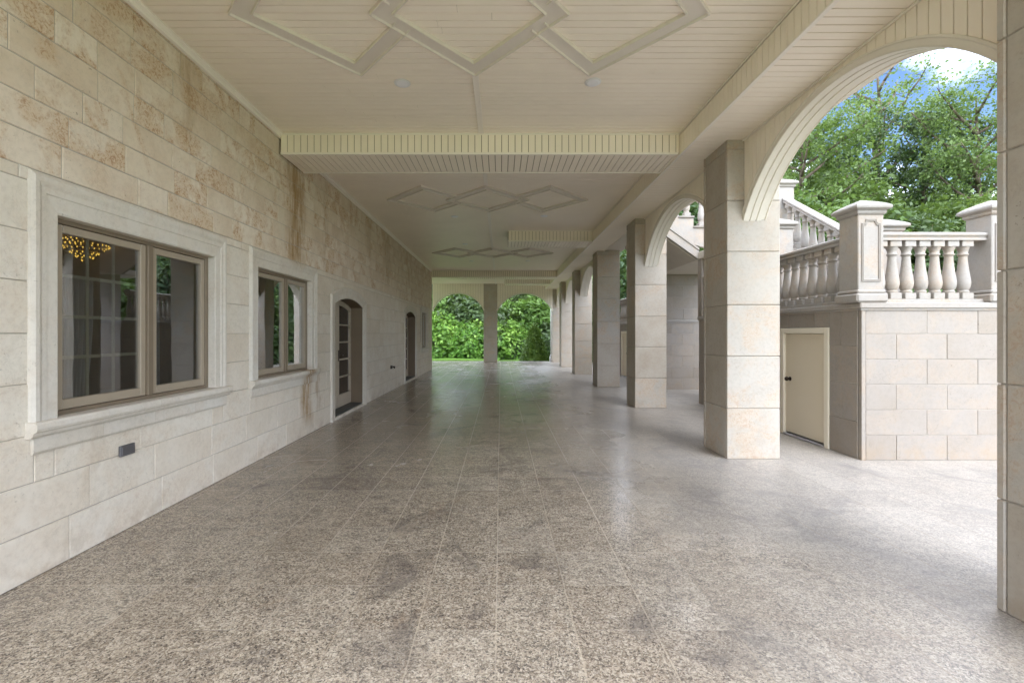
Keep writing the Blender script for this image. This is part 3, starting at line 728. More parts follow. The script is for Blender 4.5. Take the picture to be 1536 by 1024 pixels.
# ------------------------------------------------------------------ arches
def arch(u0, u1, spring, rise, top, tf3, label, depth=.27, ends=0.0):
    """tf3(u, v, h): h towards the porch inside"""
    c = (u0 + u1) / 2; half = (u1 - u0) / 2 - .002
    ap, R, zc = arc(c, half, spring, rise, 40)
    a = thing('arch', label, 'arch', tf3(c, spring, 0))
    zt = lambda u: zc + math.sqrt(max(0, R * R - (u - c) ** 2)) + .005
    mb = MB(); u = u0 + .002
    nb = round((u1 - u0) / BW); w = (u1 - u0 - .004) / nb
    for i in range(nb):
        a0, a1 = u0 + .002 + i * w + G / 2, u0 + .002 + (i + 1) * w - G / 2
        us = [a0 + (a1 - a0) * k / 3 for k in range(4)]
        pts = [(a0, top), (a1, top)][::-1] + [(q, zt(q)) for q in us]
        pts = [(q, zt(q)) for q in us] + [(a1, top), (a0, top)]
        F = [tf3(p[0], p[1], 0) for p in pts]; Bk = [tf3(p[0], p[1], -.012) for p in pts]; m = len(pts)
        mb.mesh(F + Bk, [tuple(range(m)), tuple(range(m, 2 * m))[::-1]] + [(k, (k + 1) % m, m + (k + 1) % m, m + k) for k in range(m)], 0)
    nn = 40
    for h in (-.013, -depth + .012):
        for k in range(nn):
            a0, a1 = u0 + .002 + (u1 - u0 - .004) * k / nn, u0 + .002 + (u1 - u0 - .004) * (k + 1) / nn
            mb.poly([tf3(a0, zt(a0), h), tf3(a1, zt(a1), h), tf3(a1, top, h), tf3(a0, top, h)], 1 if h > -.1 else 0)
    keep(mb.build('spandrel', [M['board'], M['boardback']]), a)
    mb = MB(); D = depth
    prof = [(.075, .001), (.075, .020), (.06, .026), (.05, .018), (.012, .018), (.0, .012), (0, -.055), (.012, -.06), (.012, -.068), (0, -.073), (0, -D * .5), (.012, -D * .5 - .005), (.012, -D * .5 - .012), (0, -D * .5 - .018), (0, -D + .06), (.012, -D + .055), (.012, -D), (.075, -D), (.075, -D + .01)]
    sweep(mb, ap, prof, tf3)
    keep(mb.build('archivolt', M['arch']), a)
    return a
XA = 3.01
atf = lambda u, v, h: (XA - h, u, v)
SP, RI = 1.388 + E, .87
arch(PY[0] + PW, PY[1], SP, .87, SZ + .012, atf, 'large near timber arch opening onto the terrace and sky')
arch(PY[1] + PW, PY[2], SP, .87, SZ + .012, atf, 'second timber arch, showing the stair and stepped balusters')
arch(PY[3] + PW, PY[4], SP, .87, SZ + .012, atf, 'timber arch just beyond the shaded tan pillar')
arch(PY[4] + PW, PY[5], SP, .87, SZ + .012, atf, 'distant timber arch between the two slim white pillars')
arch(PY[5] + PW, PY[6], SP, .80, SZ + .012, atf, 'farthest side arch, next to the corner pillar')
btf = lambda u, v, h: (u, YE + .02 - h, v)
arch(-3.675, -.915, 1.20 + E, .95, CZ + .012, btf, 'far arch on the left of the middle pillar, framing leafy shrubs', .3)
arch(-.183, PX + .001, 1.20 + E, .95, CZ + .012, btf, 'far arch on the right, framing the clipped conical spruce', .3)
# downpipe outside the far corner
mb = MB(); X, Yp = 2.86, 25.5
mb.tube((X, Yp, .35), (X, Yp, 4.2), .075, .075, 14); mb.tube((X, Yp, .36), (X - .06, Yp - .05, .22), .075, .075, 14); mb.tube((X - .06, Yp - .05, .24), (X - .06, Yp - .05, .0), .075, .075, 14)
for z_ in (1.1, 2.6, 3.7): mb.tube((X, Yp, z_), (X, Yp, z_ + .05), .085, .085, 14)
tag(recentre(mb.build('downpipe', M['pipe'])), 'white rainwater downpipe outside the far corner of the porch', 'downpipe')

# ------------------------------------------------------------------ terraces (two, mirrored about the stair)
TXL = 4.41; TT = .38 + E     # left face, top
MID = 11.36
def terrace(mirror):
    fy = (lambda y: 2 * MID - y) if mirror else (lambda y: y)
    sgn = -1 if mirror else 1
    ya, yb = 5.57, 10.12
    t = thing('terrace', 'far raised stone terrace with its own cream door, seen past the shaded pillar' if mirror else 'raised white block terrace with a cream cellar door in its side', 'terrace', (TXL, fy(ya), 0))
    P = lambda o: keep(o, t)
    topw = 1.853
    mb = MB()
    # front (faces the camera) and far cheek
    ftf = lambda u, v, h: (u, fy(ya) - sgn * h, v)
    rects = []; ch_ = topw / 6
    for i in range(6):
        u = TXL + .05; first = .375 if i % 2 == 0 else .75
        v0, v1 = i * ch_, (i + 1) * ch_
        while u < 9.4:
            e = u + first; first = .62 if u > TXL + .06 else .62
            rects.append((u, min(e, 9.4), v0, v1)); u = e
    block_face(mb, rects, ftf, .0028, .003, .006); backing(mb, TXL + .03, 9.4, 0, topw, [], ftf)
    mb.box(TXL, TXL + .052, fy(ya) - sgn * .008, fy(ya + .05), 0, topw, 0, .9, .004)
    ltf = lambda u, v, h: (TXL - h, fy(u), v)
    hole = [(6.10, 7.16, -.01, 1.635)]
    rects = []
    for i in range(4):
        rects += course(ya + .05, yb, i * .463, (i + 1) * .463, (.50, .56), .25 * (i % 2), .05)
    block_face(mb, cut(rects, hole), ltf, .003, .004, .006); backing(mb, ya + .04, yb, 0, topw, hole, ltf)
    # back cheek toward the stair passage
    btf_ = lambda u, v, h: (u, fy(yb) + sgn * h, v)
    rects = []
    for i in range(6): rects += course(TXL, 9.4, i * ch_, (i + 1) * ch_, (.62,), .31 * (i % 2))
    block_face(mb, rects, btf_, .0028, .003, .006); backing(mb, TXL, 9.4, 0, topw, [], btf_)
    mb.poly([(9.4, fy(ya), 0), (9.4, fy(yb), 0), (9.4, fy(yb), topw), (9.4, fy(ya), topw)])
    P(mb.build('terrace_wall', [M['white'], M['mortar_light']]))
    mb = MB(); mb.box(TXL - .035, 9.45, fy(ya - .035), fy(yb + .03), topw + .001, topw + .075, 0, .3, .012)
    mb.box(TXL - .02, 9.43, fy(ya - .02), fy(yb + .02), topw - .02, topw + .0005, 0, .8, .004)
    P(mb.build('ledge', M['bal']))
    dr = thing('cellar_door', None, None); dr.location = (TXL, fy(6.6), 0); P(dr)
    mb = MB()
    mb.box(TXL - .02, TXL + .06, fy(6.105), fy(6.19), 0, 1.63, bv=.006); mb.box(TXL - .02, TXL + .06, fy(7.07), fy(7.155), 0, 1.63, bv=.006); mb.box(TXL - .019, TXL + .06, fy(6.19), fy(7.07), 1.55, 1.629, bv=.006)
    keep(mb.build('door_frame', M['cream_frame']), dr)
    mb = MB(); mb.box(TXL + .015, TXL + .06, fy(6.195), fy(7.065), .045, 1.545, bv=.003); keep(mb.build('door_panel', M['cream_door']), dr)
    mb = MB(); mb.box(TXL - .03, TXL + .05, fy(6.192), fy(7.068), .003, .03, bv=.004); keep(mb.build('door_sill', M['alu']), dr)
    mb = MB(); ky, kz = fy(6.96), .86
    s0 = len(mb.v); mb.lathe([(.012, -.05), (.012, -.02), (.03, -.012), (.034, .006), (.026, .022), (.008, .028)], 0, 0, 14)
    mb.lathe([(.032, -.052), (.032, -.045), (.02, -.043)], 0, 0, 14)
    mb.v = [(TXL + .015 - (v[2] + .052), ky + v[0], kz + v[1]) for v in mb.v]
    keep(mb.build('knob', M['bronze']), dr)
    for c_ in dr.children: c_.matrix_parent_inverse = Matrix.Translation((TXL, fy(6.6), 0)).inverted()
    return t
terrace(False); terrace(True)

# baluster, shared mesh
def baluster_mesh():
    mb = MB(); h = .80; q = .070
    mb.box(-q, q, -q, q, 0, .085, 0, .3, .006); mb.box(-q, q, -q, q, h - .085, h, 0, .6, .006)
    prof = [(.045, .085), (.050, .095), (.052, .108), (.046, .118), (.041, .122), (.046, .132), (.056, .16), (.062, .20), (.063, .24), (.058, .30), (.050, .37), (.043, .45), (.038, .53), (.036, .575), (.037, .60), (.044, .604), (.047, .615), (.044, .626), (.038, .63), (.040, .66), (.047, .69), (.052, .705), (.052, .715)]
    mb.lathe([(a * 1.2, b) for a, b in prof], 0, 0, 20, 0, .5, False)
    o = mb.build('baluster', M['bal']); return o
bal0 = baluster_mesh(); bal_used = [False]
def baluster(x, y, z, parent, sc=1.0):
    if not bal_used[0]: o = bal0; bal_used[0] = True
    else: o = bal0.copy(); C.objects.link(o)
    o.parent = parent; o.matrix_parent_inverse = Matrix.Translation(parent.location).inverted(); o.location = (x, y, z); o.scale = (1, 1, sc)
    o.rotation_euler.z = random.choice((0, math.pi / 2, math.pi)) + random.uniform(-.03, .03)
    return o
RAILP = [(-.085, 0), (-.085, .018), (-.072, .03), (-.078, .045), (-.095, .062), (-.09, .085), (-.06, .102), (0, .108), (.06, .102), (.09, .085), (.095, .062), (.078, .045), (.072, .03), (.085, .018), (.085, 0)]
def rail(mb, p, q, prof=RAILP, r=.4):
    """handrail between two points, profile (side, up) upright"""
    p, q = Vector(p), Vector(q); d = (q - p); s_ = Vector((d.y, -d.x, 0)).normalized()
    m = max(1, round(d.length / 1.3)); n_ = len(prof)
    for k in range(m):
        a, b = p + d * k / m + d.normalized() * .0015, p + d * (k + 1) / m
        A = [a + s_ * o + Vector((0, 0, h)) for o, h in prof]; B = [b + s_ * o + Vector((0, 0, h)) for o, h in prof]
        mb.mesh(A + B, [(i, (i + 1) % n_, n_ + (i + 1) % n_, n_ + i) for i in range(n_)] + [tuple(range(n_)), tuple(range(n_, 2 * n_))[::-1]], 0, random.random())
def balustrade(label, p, q, n_, off0=None, off1=None):
    """level balustrade; p, q at ledge top"""
    p, q = Vector(p), Vector(q); d = q - p; t = thing('balustrade', label, 'balustrade', tuple((p + q) / 2))
    mb = MB(); s_ = Vector((d.y, -d.x, 0)).normalized()
    rail(mb, p, q, [(-.075, 0), (-.075, .04), (-.068, .046), (.068, .046), (.075, .04), (.075, 0)]); keep(mb.build('plinth', M['bal']), t)
    mb = MB(); rail(mb, p + Vector((0, 0, .045 + .725)), q + Vector((0, 0, .045 + .725))); keep(mb.build('handrail', M['bal']), t)
    a0 = off0 if off0 is not None else d.length / n_ / 2; a1 = off1 if off1 is not None else d.length - d.length / n_ / 2
    for i in range(n_):
        u = a0 + (a1 - a0) * i / max(1, n_ - 1); w = p + d.normalized() * u
        baluster(w.x, w.y, w.z + .045, t, .725 / .80)
    return t
def pier(label, x0, y0, sx, sy, z0, body, panel=False, base=True, capz=.21):
    t = thing('balustrade_pier', label, 'pier', (x0 + sx / 2, y0 + sy / 2, z0), 'square piers of the stair balustrades')
    mb = MB(); mb.box(x0, x0 + sx, y0, y0 + sy, z0 + .001, z0 + body, 0, None, .008)
    if base: mb.box(x0 - .035, x0 + sx + .035, y0 - .035, y0 + sy + .035, z0 + .0005, z0 + .11, 0, None, .02); mb.box(x0 - .018, x0 + sx + .018, y0 - .018, y0 + sy + .018, z0 + .111, z0 + .155, 0, None, .014)
    if panel:
        a, b, c_, d_ = x0 + .055, x0 + sx - .055, z0 + .27, z0 + body - .07; k = .05
        pts = [(a, c_), (a, d_ - k), (a + k * .6, d_ - k), (a + k, d_ - k * .4), (a + k, d_), (b - k, d_), (b - k, d_ - k * .4), (b - k * .6, d_ - k), (b, d_ - k), (b, c_)]
        sweep(mb, pts, [(-.012, 0), (-.012, .010), (-.004, .014), (.004, .006), (.010, .012), (.014, .010), (.014, 0)], lambda u, v, h: (u, y0 - h, v), True, 0, .2)
    keep(mb.build('pier_shaft', M['bal']), t)
    mb = MB(); cx_, cy_, hx, hy = x0 + sx / 2, y0 + sy / 2, sx / 2, sy / 2; z = z0 + body; vs = []
    lv = [(.0, .0), (.018, .012), (.022, .028), (.018, .036), (.045, .045), (.058, .052), (.062, .066), (.056, .078), (.035, .090), (-.005, .108), (-.06, .128), (-hx * .85, .15)]
    for o, hh in lv:
        for sx_, sy_ in ((-1, -1), (1, -1), (1, 1), (-1, 1)): vs.append((cx_ + sx_ * (hx + o), cy_ + sy_ * (hy + o), z + hh * capz / .15))
    fs = [(i * 4 + k, i * 4 + (k + 1) % 4, (i + 1) * 4 + (k + 1) % 4, (i + 1) * 4 + k) for i in range(len(lv) - 1) for k in range(4)] + [(3, 2, 1, 0), tuple((len(lv) - 1) * 4 + k for k in range(4))]
    mb.mesh(vs, fs, 0); keep(mb.build('pier_cap', M['bal']), t)
    return t
LZ = 1.853 + .076
pier('white corner pier with a carved panel above the cellar-door wall', 4.36, 5.555, .315, .315, LZ, 1.07, True)
pier('white pier at the right end of the front balustrade, partly behind the near pillar', 5.99, 5.555, .315, .315, LZ, 1.07, True)
balustrade('level front balustrade with seven fat balusters between two capped piers', (4.675, 5.69, LZ), (5.99, 5.69, LZ), 7, .035, 1.10)
balustrade('balustrade running back over the cellar door', (4.50, 5.87, LZ), (4.50, 10.0, LZ), 21, .11, 4.02)
balustrade('balustrade to the right of the front pier, hidden by the near pillar', (6.305, 5.69, LZ), (9.2, 5.69, LZ), 16)
balustrade('balustrade along the far terrace, glimpsed past the shaded pillar', (4.50, 12.9, LZ), (4.50, 17.0, LZ), 21)

# flights of stairs
def flight_rail(label, X, ya, yb, za, zb, nb):
    t = thing('stair_balustrade', label, 'balustrade', (X, (ya + yb) / 2, za))
    mb = MB(); rail(mb, (X, ya, za), (X, yb, zb), [(-.075, -.1), (-.075, .03), (.075, .03), (.075, -.1)]); keep(mb.build('sloping_plinth', M['bal']), t)
    mb = MB(); rail(mb, (X, ya, za + .78), (X, yb, zb + .78)); keep(mb.build('handrail', M['bal']), t)
    for i in range(nb):
        u = (i + .5) / nb; y = ya + (yb - ya) * u; z = za + (zb - za) * u; baluster(X, y, z - .01, t, .80 / .8)
    return t
FZ0, FZ1 = .33 + E, 1.80 + E
st = thing('staircase', 'white stone stair rising over the passage between the two terraces', 'staircase', (5, MID, 0))
S = lambda o: keep(o, st)
mb = MB(); nst = 9; ya, yb = 6.90, 9.30
for i in range(nst):
    y = ya + (yb - ya) * i / nst; mb.box(4.86, 5.76, y, yb + .01, LZ - .05 + (FZ1 - LZ + .05) * i / nst + .001, LZ - .05 + (FZ1 - LZ + .05) * (i + 1) / nst, 0, None, .012)
S(mb.build('lower_flight', M['white']))
mb = MB()
mb.box(4.38, 5.95, 9.30, 13.42, 1.64 + E, 1.80 + E, 0, .4, .01)
S(mb.build('landing_slab', M['render']))
# cross flight toward the porch roof: sloping soffit slab
mb = MB(); A = [(4.38, 1.64), (3.46, 1.64 + .92 * .72), (3.46, 2.55), (4.38, 1.86)]
yn, yf = 10.19, 12.56
F = [(x, yn, z_ + E) for x, z_ in A]; Bq = [(x, yf, z_ + E) for x, z_ in A]
mb.mesh(F + Bq, [(0, 1, 2, 3), (7, 6, 5, 4), (0, 4, 5, 1), (1, 5, 6, 2), (2, 6, 7, 3), (3, 7, 4, 0)], 0, .5)
S(mb.build('upper_flight_soffit', M['render']))
for (y0_, y1_) in ((10.10, 10.188), (12.562, 12.65)):
    # stringer with a sloping band and the stepped plinth above it
    mb = MB(); x0_, x1_ = 3.46, 4.40
    zl = lambda x: 1.655 + (4.38 - x) * .72 + E
    def quad(za_, zb_, ya_, yb_, xa=x0_, xb=x1_):
        P = [(xa, za_(xa)), (xb, za_(xb)), (xb, zb_(xb)), (xa, zb_(xa))]; F = [(x, ya_, z_) for x, z_ in P]; Bq = [(x, yb_, z_) for x, z_ in P]
        mb.mesh(F + Bq, [(0, 1, 2, 3), (7, 6, 5, 4), (0, 4, 5, 1), (1, 5, 6, 2), (2, 6, 7, 3), (3, 7, 4, 0)], 0)
    quad(zl, lambda x: zl(x) + .20, y0_, y1_); quad(lambda x: zl(x) + .202, lambda x: zl(x) + .245, y0_ - .02, y1_ + .02)
    for i, x in enumerate((3.29, 3.62, 3.95, 4.28, 4.61, 4.94)):
        zt_ = 2.598 + E - .222 * (i - 2); xa, xb = max(x, 3.46), min(x + .33, 5.3)
        lo = lambda q: (zl(q) + .246) if q < 4.40 else 1.81 + E
        P = [(xa, lo(xa)), (xb, lo(min(xb, 4.399) if xa < 4.3 else xb)), (xb, zt_ - .03), (xa, zt_ - .03)]
        if P[1][1] >= P[2][1]: continue
        F = [(q, y0_ + .006, z_) for q, z_ in P]; Bq = [(q, y1_ - .006, z_) for q, z_ in P]
        mb.mesh(F + Bq, [(0, 1, 2, 3), (7, 6, 5, 4), (0, 4, 5, 1), (1, 5, 6, 2), (2, 6, 7, 3), (3, 7, 4, 0)], 0)
        mb.box(xa - .012, xb + .012, y0_ - .03, y1_ + .03, zt_ - .029, zt_, 0, None, .006)
    S(mb.build('stringer', M['bal']))
# the rear wall of the passage, above the terrace ledge, and a corner post of the near terrace
mb = MB(); ptf = lambda u, v, h: (u, 12.62 - h, v); rects = []; z = LZ + .002; k = 0
while z < 1.63 + E: rects += course(TXL + .03, 9.0, z, min(z + .309, 1.638 + E), (.62,), .31 * (k % 2)); z += .309; k += 1
block_face(mb, rects, ptf, .0028, .003, .006); backing(mb, TXL + .03, 9.0, LZ + .002, 1.638 + E, [], ptf)
S(mb.build('passage_wall', [M['white'], M['mortar_light']]))
mb = MB(); mb.box(TXL - .012, TXL + .26, 9.96, 10.16, LZ + .001, 1.64 + E, 0, .7, .008)
S(mb.build('corner_post', M['white']))
for lb, y_ in (('stepped balusters over the near side of the cross flight, under the second arch', 10.144), ('stepped balusters over the far side of the cross flight', 12.606)):
    t = thing('stair_balustrade', lb, 'balustrade', (4.1, y_, 2.6 + E))
    for i, x in enumerate((3.46, 3.785, 4.115, 4.445, 4.775, 5.105)):
        baluster(x + .02, y_, 2.598 + E - .222 * (i - 2), t, .92)
    mb = MB(); rail(mb, (3.40, y_, 2.598 + E + .222 * 1.9 + .60), (5.3, y_, 2.598 + E + .222 * 1.9 + .60 - 1.9 * .673)); keep(mb.build('handrail', M['bal']), t)
flight_rail('sloping balustrade descending to the small pier behind the front balustrade', 5.77, 6.98, 9.18, LZ + .08, FZ1 + .06, 10)
flight_rail('sloping balustrade on the house side of the lower flight', 4.86, 8.08, 9.20, 2.42, FZ1 + .03, 5)
pier('low capped pier at the foot of the sloping rail, peeping over the front balustrade', 5.62, 6.70, .30, .28, LZ, 1.12)
pier('tall upper pier at the top of the sloping stair rail', 5.63, 9.2, .30, .30, FZ1, 1.15)
pier('white pier behind the cellar-door balustrade, below the tall upper pier', 4.70, 7.78, .30, .30, LZ, 1.40)

# ------------------------------------------------------------------ foliage
def leaf_mesh(name, pts, nrm_bias, size, mat, clump, seed, aspect=1.6, parent=None, upbias=.35):
    r = np.random.default_rng(seed); n_ = len(pts)
    d = r.normal(size=(n_, 3)) + nrm_bias; d[:, 2] += upbias
    d /= np.linalg.norm(d, axis=1)[:, None] + 1e-9
    t = np.cross(d, r.normal(size=(n_, 3))); t /= np.linalg.norm(t, axis=1)[:, None] + 1e-9
    b = np.cross(d, t); sz = size * r.uniform(.5, 1.6, n_)[:, None]
    v = np.empty((n_, 4, 3)); v[:, 0] = pts - t * sz * aspect * .5; v[:, 1] = pts + b * sz * .5 + d * sz * .12; v[:, 2] = pts + t * sz * aspect * .5 - d * sz * .1; v[:, 3] = pts - b * sz * .5 + d * sz * .12
    me = bpy.data.meshes.new(name); me.vertices.add(n_ * 4); me.vertices.foreach_set('co', v.astype(np.float32).ravel())
    me.loops.add(n_ * 4); me.loops.foreach_set('vertex_index', np.arange(n_ * 4, dtype=np.int32))
    me.polygons.add(n_); me.polygons.foreach_set('loop_start', np.arange(0, n_ * 4, 4, dtype=np.int32))
    me.update(calc_edges=True)
    a = me.attributes.new('rnd', 'FLOAT', 'FACE'); a.data.foreach_set('value', r.random(n_).astype(np.float32))
    a = me.attributes.new('clump', 'FLOAT', 'FACE'); a.data.foreach_set('value', clump.astype(np.float32))
    me.materials.append(mat)
    o = bpy.data.objects.new(name, me); C.objects.link(o)
    if parent: o.parent = parent
    return o

def grow(seed, height, spread, base=.25, nlimb=22, upright=.6, per=14, leaves=26, lsize=.14, mat='leaf_mid', clr=.42, sparse=1.0, flat=.7, bare=0.0):
    """trunk and limb tubes plus leaf clumps at twig ends -> (trunk object, crown object), unlinked from a parent"""
    R = random.Random(seed); r = np.random.default_rng(seed); mb = MB(); cl = []
    def path(p, d, L, rad, depth, steps=5):
        p = Vector(p); d = Vector(d).normalized(); pts = [p.copy()]
        for k in range(steps):
            d = (d + Vector((R.uniform(-1, 1), R.uniform(-1, 1), R.uniform(-.5, 1))) * .16).normalized(); q = p + d * (L / steps)
            mb.tube(p, q, rad * (1 - .8 * k / steps), rad * (1 - .8 * (k + 1) / steps), 6 if depth < 2 else 4); p = q; pts.append(p.copy())
        return pts, d
    # trunk
    tr = []; p = Vector((0, 0, 0)); tr.append(p.copy()); st_ = 12; rad0 = height * .013 + .03
    for k in range(st_):
        q = p + Vector((R.uniform(-.12, .12) * height / 14, R.uniform(-.12, .12) * height / 14, height * .96 / st_))
        mb.tube(p, q, rad0 * (1 - .9 * k / st_) + .012, rad0 * (1 - .9 * (k + 1) / st_) + .012, 8); p = q; tr.append(p.copy())
    for i in range(nlimb):
        t = base + (1 - base) * (i + R.random() * .8) / nlimb; zz = t * .96 * st_; k = min(st_ - 1, int(zz)); p0 = tr[k].lerp(tr[k + 1], zz - k)
        a = i * 2.399 + R.uniform(-.4, .4); prof_ = math.sin(math.pi * min(1, max(0.02, (t - base * .6) / (1.12 - base * .6)))) ** .65
        L = spread * prof_ * R.uniform(.7, 1.15) + .25; up = upright * R.uniform(.6, 1.3)
        pts, d = path(p0, (math.cos(a), math.sin(a), up), L, .03 + L * .014, 1)
        for j in range(per):
            u = R.uniform(.3, 1.0); f = u * 5; kk = min(4, int(f)); pp = pts[kk].lerp(pts[kk + 1], f - kk)
            dd = Vector((R.gauss(0, 1), R.gauss(0, 1), R.gauss(.25, .6))).normalized(); l2 = R.uniform(.25, .75) * (.35 + spread * .22)
            e = pp + dd * l2
            if j % 2 == 0: mb.tube(pp, e, .014, .005, 4)
            if R.random() > bare: cl.append((e, clr * R.uniform(.6, 1.3), R.random()))
    cl.append((tr[-1], clr, .8))
    P = []; CLV = []
    for c, cr, v in cl:
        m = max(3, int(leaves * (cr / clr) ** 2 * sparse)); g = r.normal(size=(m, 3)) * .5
        g[:, 2] *= flat; P.append(np.array(c) + g * cr); CLV.append(np.clip(v ** 1.4 + g[:, 2] * .5, 0, 1))  # clumps vary at random; upper leaves paler, light from above painted in
    P = np.concatenate(P); CLV = np.concatenate(CLV)
    to = mb.build('trunk', M['bark'])
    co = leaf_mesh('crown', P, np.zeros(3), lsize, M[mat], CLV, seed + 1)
    return to, co
def place(pair, x, y, z, s, rz, name, label, cat='tree', group=None, first=False, sz=None):
    e = thing(name, label, cat, (x, y, z), group); e.rotation_euler.z = rz; e.scale = (s, s, sz or s)
    for o in pair:
        c_ = o if first else o.copy()
        if not first: C.objects.link(c_)
        c_.parent = e
    return e
GR = 'garden trees around the terrace'; GB = 'woodland trees behind the porch'
T = {}
T['maple'] = grow(11, 13, 3.3, .18, 28, .6, 20, 40, .085, 'leaf_mid', .42)
T['dark'] = grow(23, 13, 3.2, .12, 30, .4, 20, 44, .085, 'leaf_dark', .42)
T['wisp'] = grow(37, 14, 2.9, .22, 24, 1.5, 17, 26, .07, 'leaf_pale', .5, bare=.4)
T['locust'] = grow(51, 13, 3.4, .20, 26, .8, 20, 48, .07, 'leaf_pale', .44)
used = set()
def tree(kind, px, D, ptop, label, rz=0, name='broadleaf_tree', group=GR, wid=1.0):
    """px / ptop: column and top of the crown in the photo, D: distance -> real position and height"""
    x = (px - 751) / 683 * D; h = (500 - ptop) / 683 * D + E + .72; hh = {'maple': 13, 'dark': 13, 'wisp': 14, 'locust': 13}[kind]
    s = h / hh; e = place(T[kind], x, D, -.74, s * wid, rz, name, label, 'tree', group, kind not in used, s); used.add(kind); return e
tree('maple', 1205, 21, 165, 'leafy green tree right behind the tall upper pier', .3)
tree('dark', 1248, 25, 195, 'dark green tree behind the sloping stair rail', 1.3)
tree('wisp', 1300, 25, 95, 'sparse feathery tree with thin bare branches against the blue sky', .0, 'feathery_tree', wid=1.15)
tree('dark', 1385, 22, 165, 'dense dark tree filling the middle of the large arch', 2.3, wid=.85)
tree('locust', 1475, 20, 125, 'airy light-green tree beside the near pillar', .9, 'locust_tree')
tree('locust', 1432, 29, 235, 'pale tree standing behind the dense dark one', 3.6, 'locust_tree')
tree('wisp', 1190, 30, 110, 'tall thin tree rising behind the left side of the large arch', 2.0, 'feathery_tree')
tree('dark', 1040, 31, 285, 'dark tree seen through the second arch above the stair', 5.0)
tree('maple', 945, 36, 350, 'green tree in the slit between the shaded and the stair-side pillar', 1.0)
tree('dark', 1130, 36, 340, 'dark tree behind the second pillar, seen only in the window reflections', 3.0)
tree('maple', 880, 40, 345, 'green tree beyond the pillar row, seen only in the window reflections', 3.9)
# behind the porch
# (the far arches look onto a bank of shrubs with trees rising behind)
tree('dark', 640, 43, 405, 'dark tree behind the shrubs at the left of the left far arch', .4, group=GB)
tree('dark', 708, 44, 402, 'dark green tree behind the shrubs, framed by the left far arch', 2.4, group=GB)
tree('dark', 765, 43, 400, 'dark tree with a black-green interior just right of the far middle pillar', 1.9, group=GB)
tree('maple', 815, 42, 405, 'light green tree above the conical spruce', 4.4, group=GB)
tree('dark', 682, 49, 398, 'deep dark tree furthest back behind the left far arch', 3.1, group=GB)
tree('dark', 795, 49, 396, 'deep dark tree furthest back behind the right far arch', 5.1, group=GB)
tree('maple', 570, 44, 395, 'green tree past the end of the house', 5.6, group=GB)
tree('maple', 860, 45, 400, 'green tree beyond the corner pillar', .8, group=GB)

def bush(seed, rad, h, nclump, leaves, lsize, mat, spiky=False):
    r = np.random.default_rng(seed); mb = MB(); P = []; V = []
    for i in range(nclump):
        a = r.uniform(0, 2 * math.pi); u = r.uniform(0, 1) ** .5; zf = r.uniform(.05, 1); rr = rad * (1 - zf ** 2.4) ** .5 * (.5 + .5 * u) * r.uniform(.8, 1.12)
        c = np.array((rr * math.cos(a), rr * math.sin(a), h * zf * r.uniform(.88, 1.1)))
        mb.tube((0.15 * c[0], .15 * c[1], .0), tuple(c), .014, .005, 4)
        m = leaves; g = r.normal(size=(m, 3)) * .12 * (rad ** .5); P.append(c + g); V.append(np.full(m, r.random() ** 1.7 * (.25 + .75 * zf)))  # low clumps darker, high ones paler: shading put into the leaf colour
    to = mb.build('stems', M['bark']); P = np.concatenate(P); nb = P * np.array((1, 1, .9)); nb = nb / (np.linalg.norm(nb, axis=1)[:, None] + 1e-6) * 1.1
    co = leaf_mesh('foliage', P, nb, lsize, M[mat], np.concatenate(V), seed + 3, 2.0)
    return to, co
B1 = bush(5, 1.5, 2.0, 260, 40, .085, 'leaf_shrub'); B2 = bush(9, 1.3, 1.7, 220, 44, .07, 'leaf_dark'); B3 = bush(19, 1.6, 2.6, 260, 44, .085, 'leaf_light')
U1 = bush(29, 3.0, 5.2, 560, 85, .075, 'leaf_mid'); U2 = bush(39, 2.8, 5.0, 520, 80, .07, 'leaf_pale'); U3 = bush(49, 3.0, 5.0, 560, 85, .075, 'leaf_dark')
bu = set()
def shrub(kind, px, D, ptop, label, rz=0, name='shrub', zb=None, group='shrubs on the bank behind the porch'):
    prs, h0 = {'b1': (B1, 2.0), 'b2': (B2, 1.7), 'b3': (B3, 2.6), 'u1': (U1, 5.2), 'u2': (U2, 5.0), 'u3': (U3, 5.0)}[kind]; x = (px - 751) / 683 * D; zb = lawn_z(x, D) - .02 if zb is None else zb
    h = (500 - ptop) / 683 * D + E - zb; s = h / h0; e = place(prs, x, D, zb, s, rz, name, label, 'shrub', group, kind not in bu); bu.add(kind); return e
shrub('b1', 705, 36.0, 487, 'bright large-leaved shrub at the front of the bank, left of the middle pillar', 0)
shrub('b1', 662, 36.6, 478, 'bright shrub beside the end of the house wall', 2.0)
shrub('b2', 735, 36.4, 495, 'low green shrub partly behind the far middle pillar', 1.0)
shrub('b3', 650, 38.4, 450, 'tall arching shrub at the left edge of the far bank', 0)
shrub('b2', 690, 39.6, 446, 'tall dark shrub in the middle of the left far arch', 1.7)
shrub('b2', 722, 38.2, 455, 'mid-green shrub high on the bank beside the middle pillar', 2.7)
shrub('b1', 762, 36.2, 488, 'bright upright shrub between the middle pillar and the conical spruce', 3.0)
shrub('b2', 778, 35.2, 512, 'low shrub at the foot of the conical spruce', 4.0)
shrub('b3', 748, 39.0, 456, 'tall shrub in shade behind the middle pillar', 4.0)
shrub('b2', 838, 37.5, 480, 'green shrub right of the conical spruce', 5.0)
shrub('b3', 800, 38.5, 455, 'arching shrub behind the conical spruce', 2.8)
GT = 'undergrowth shrubs behind the terrace'
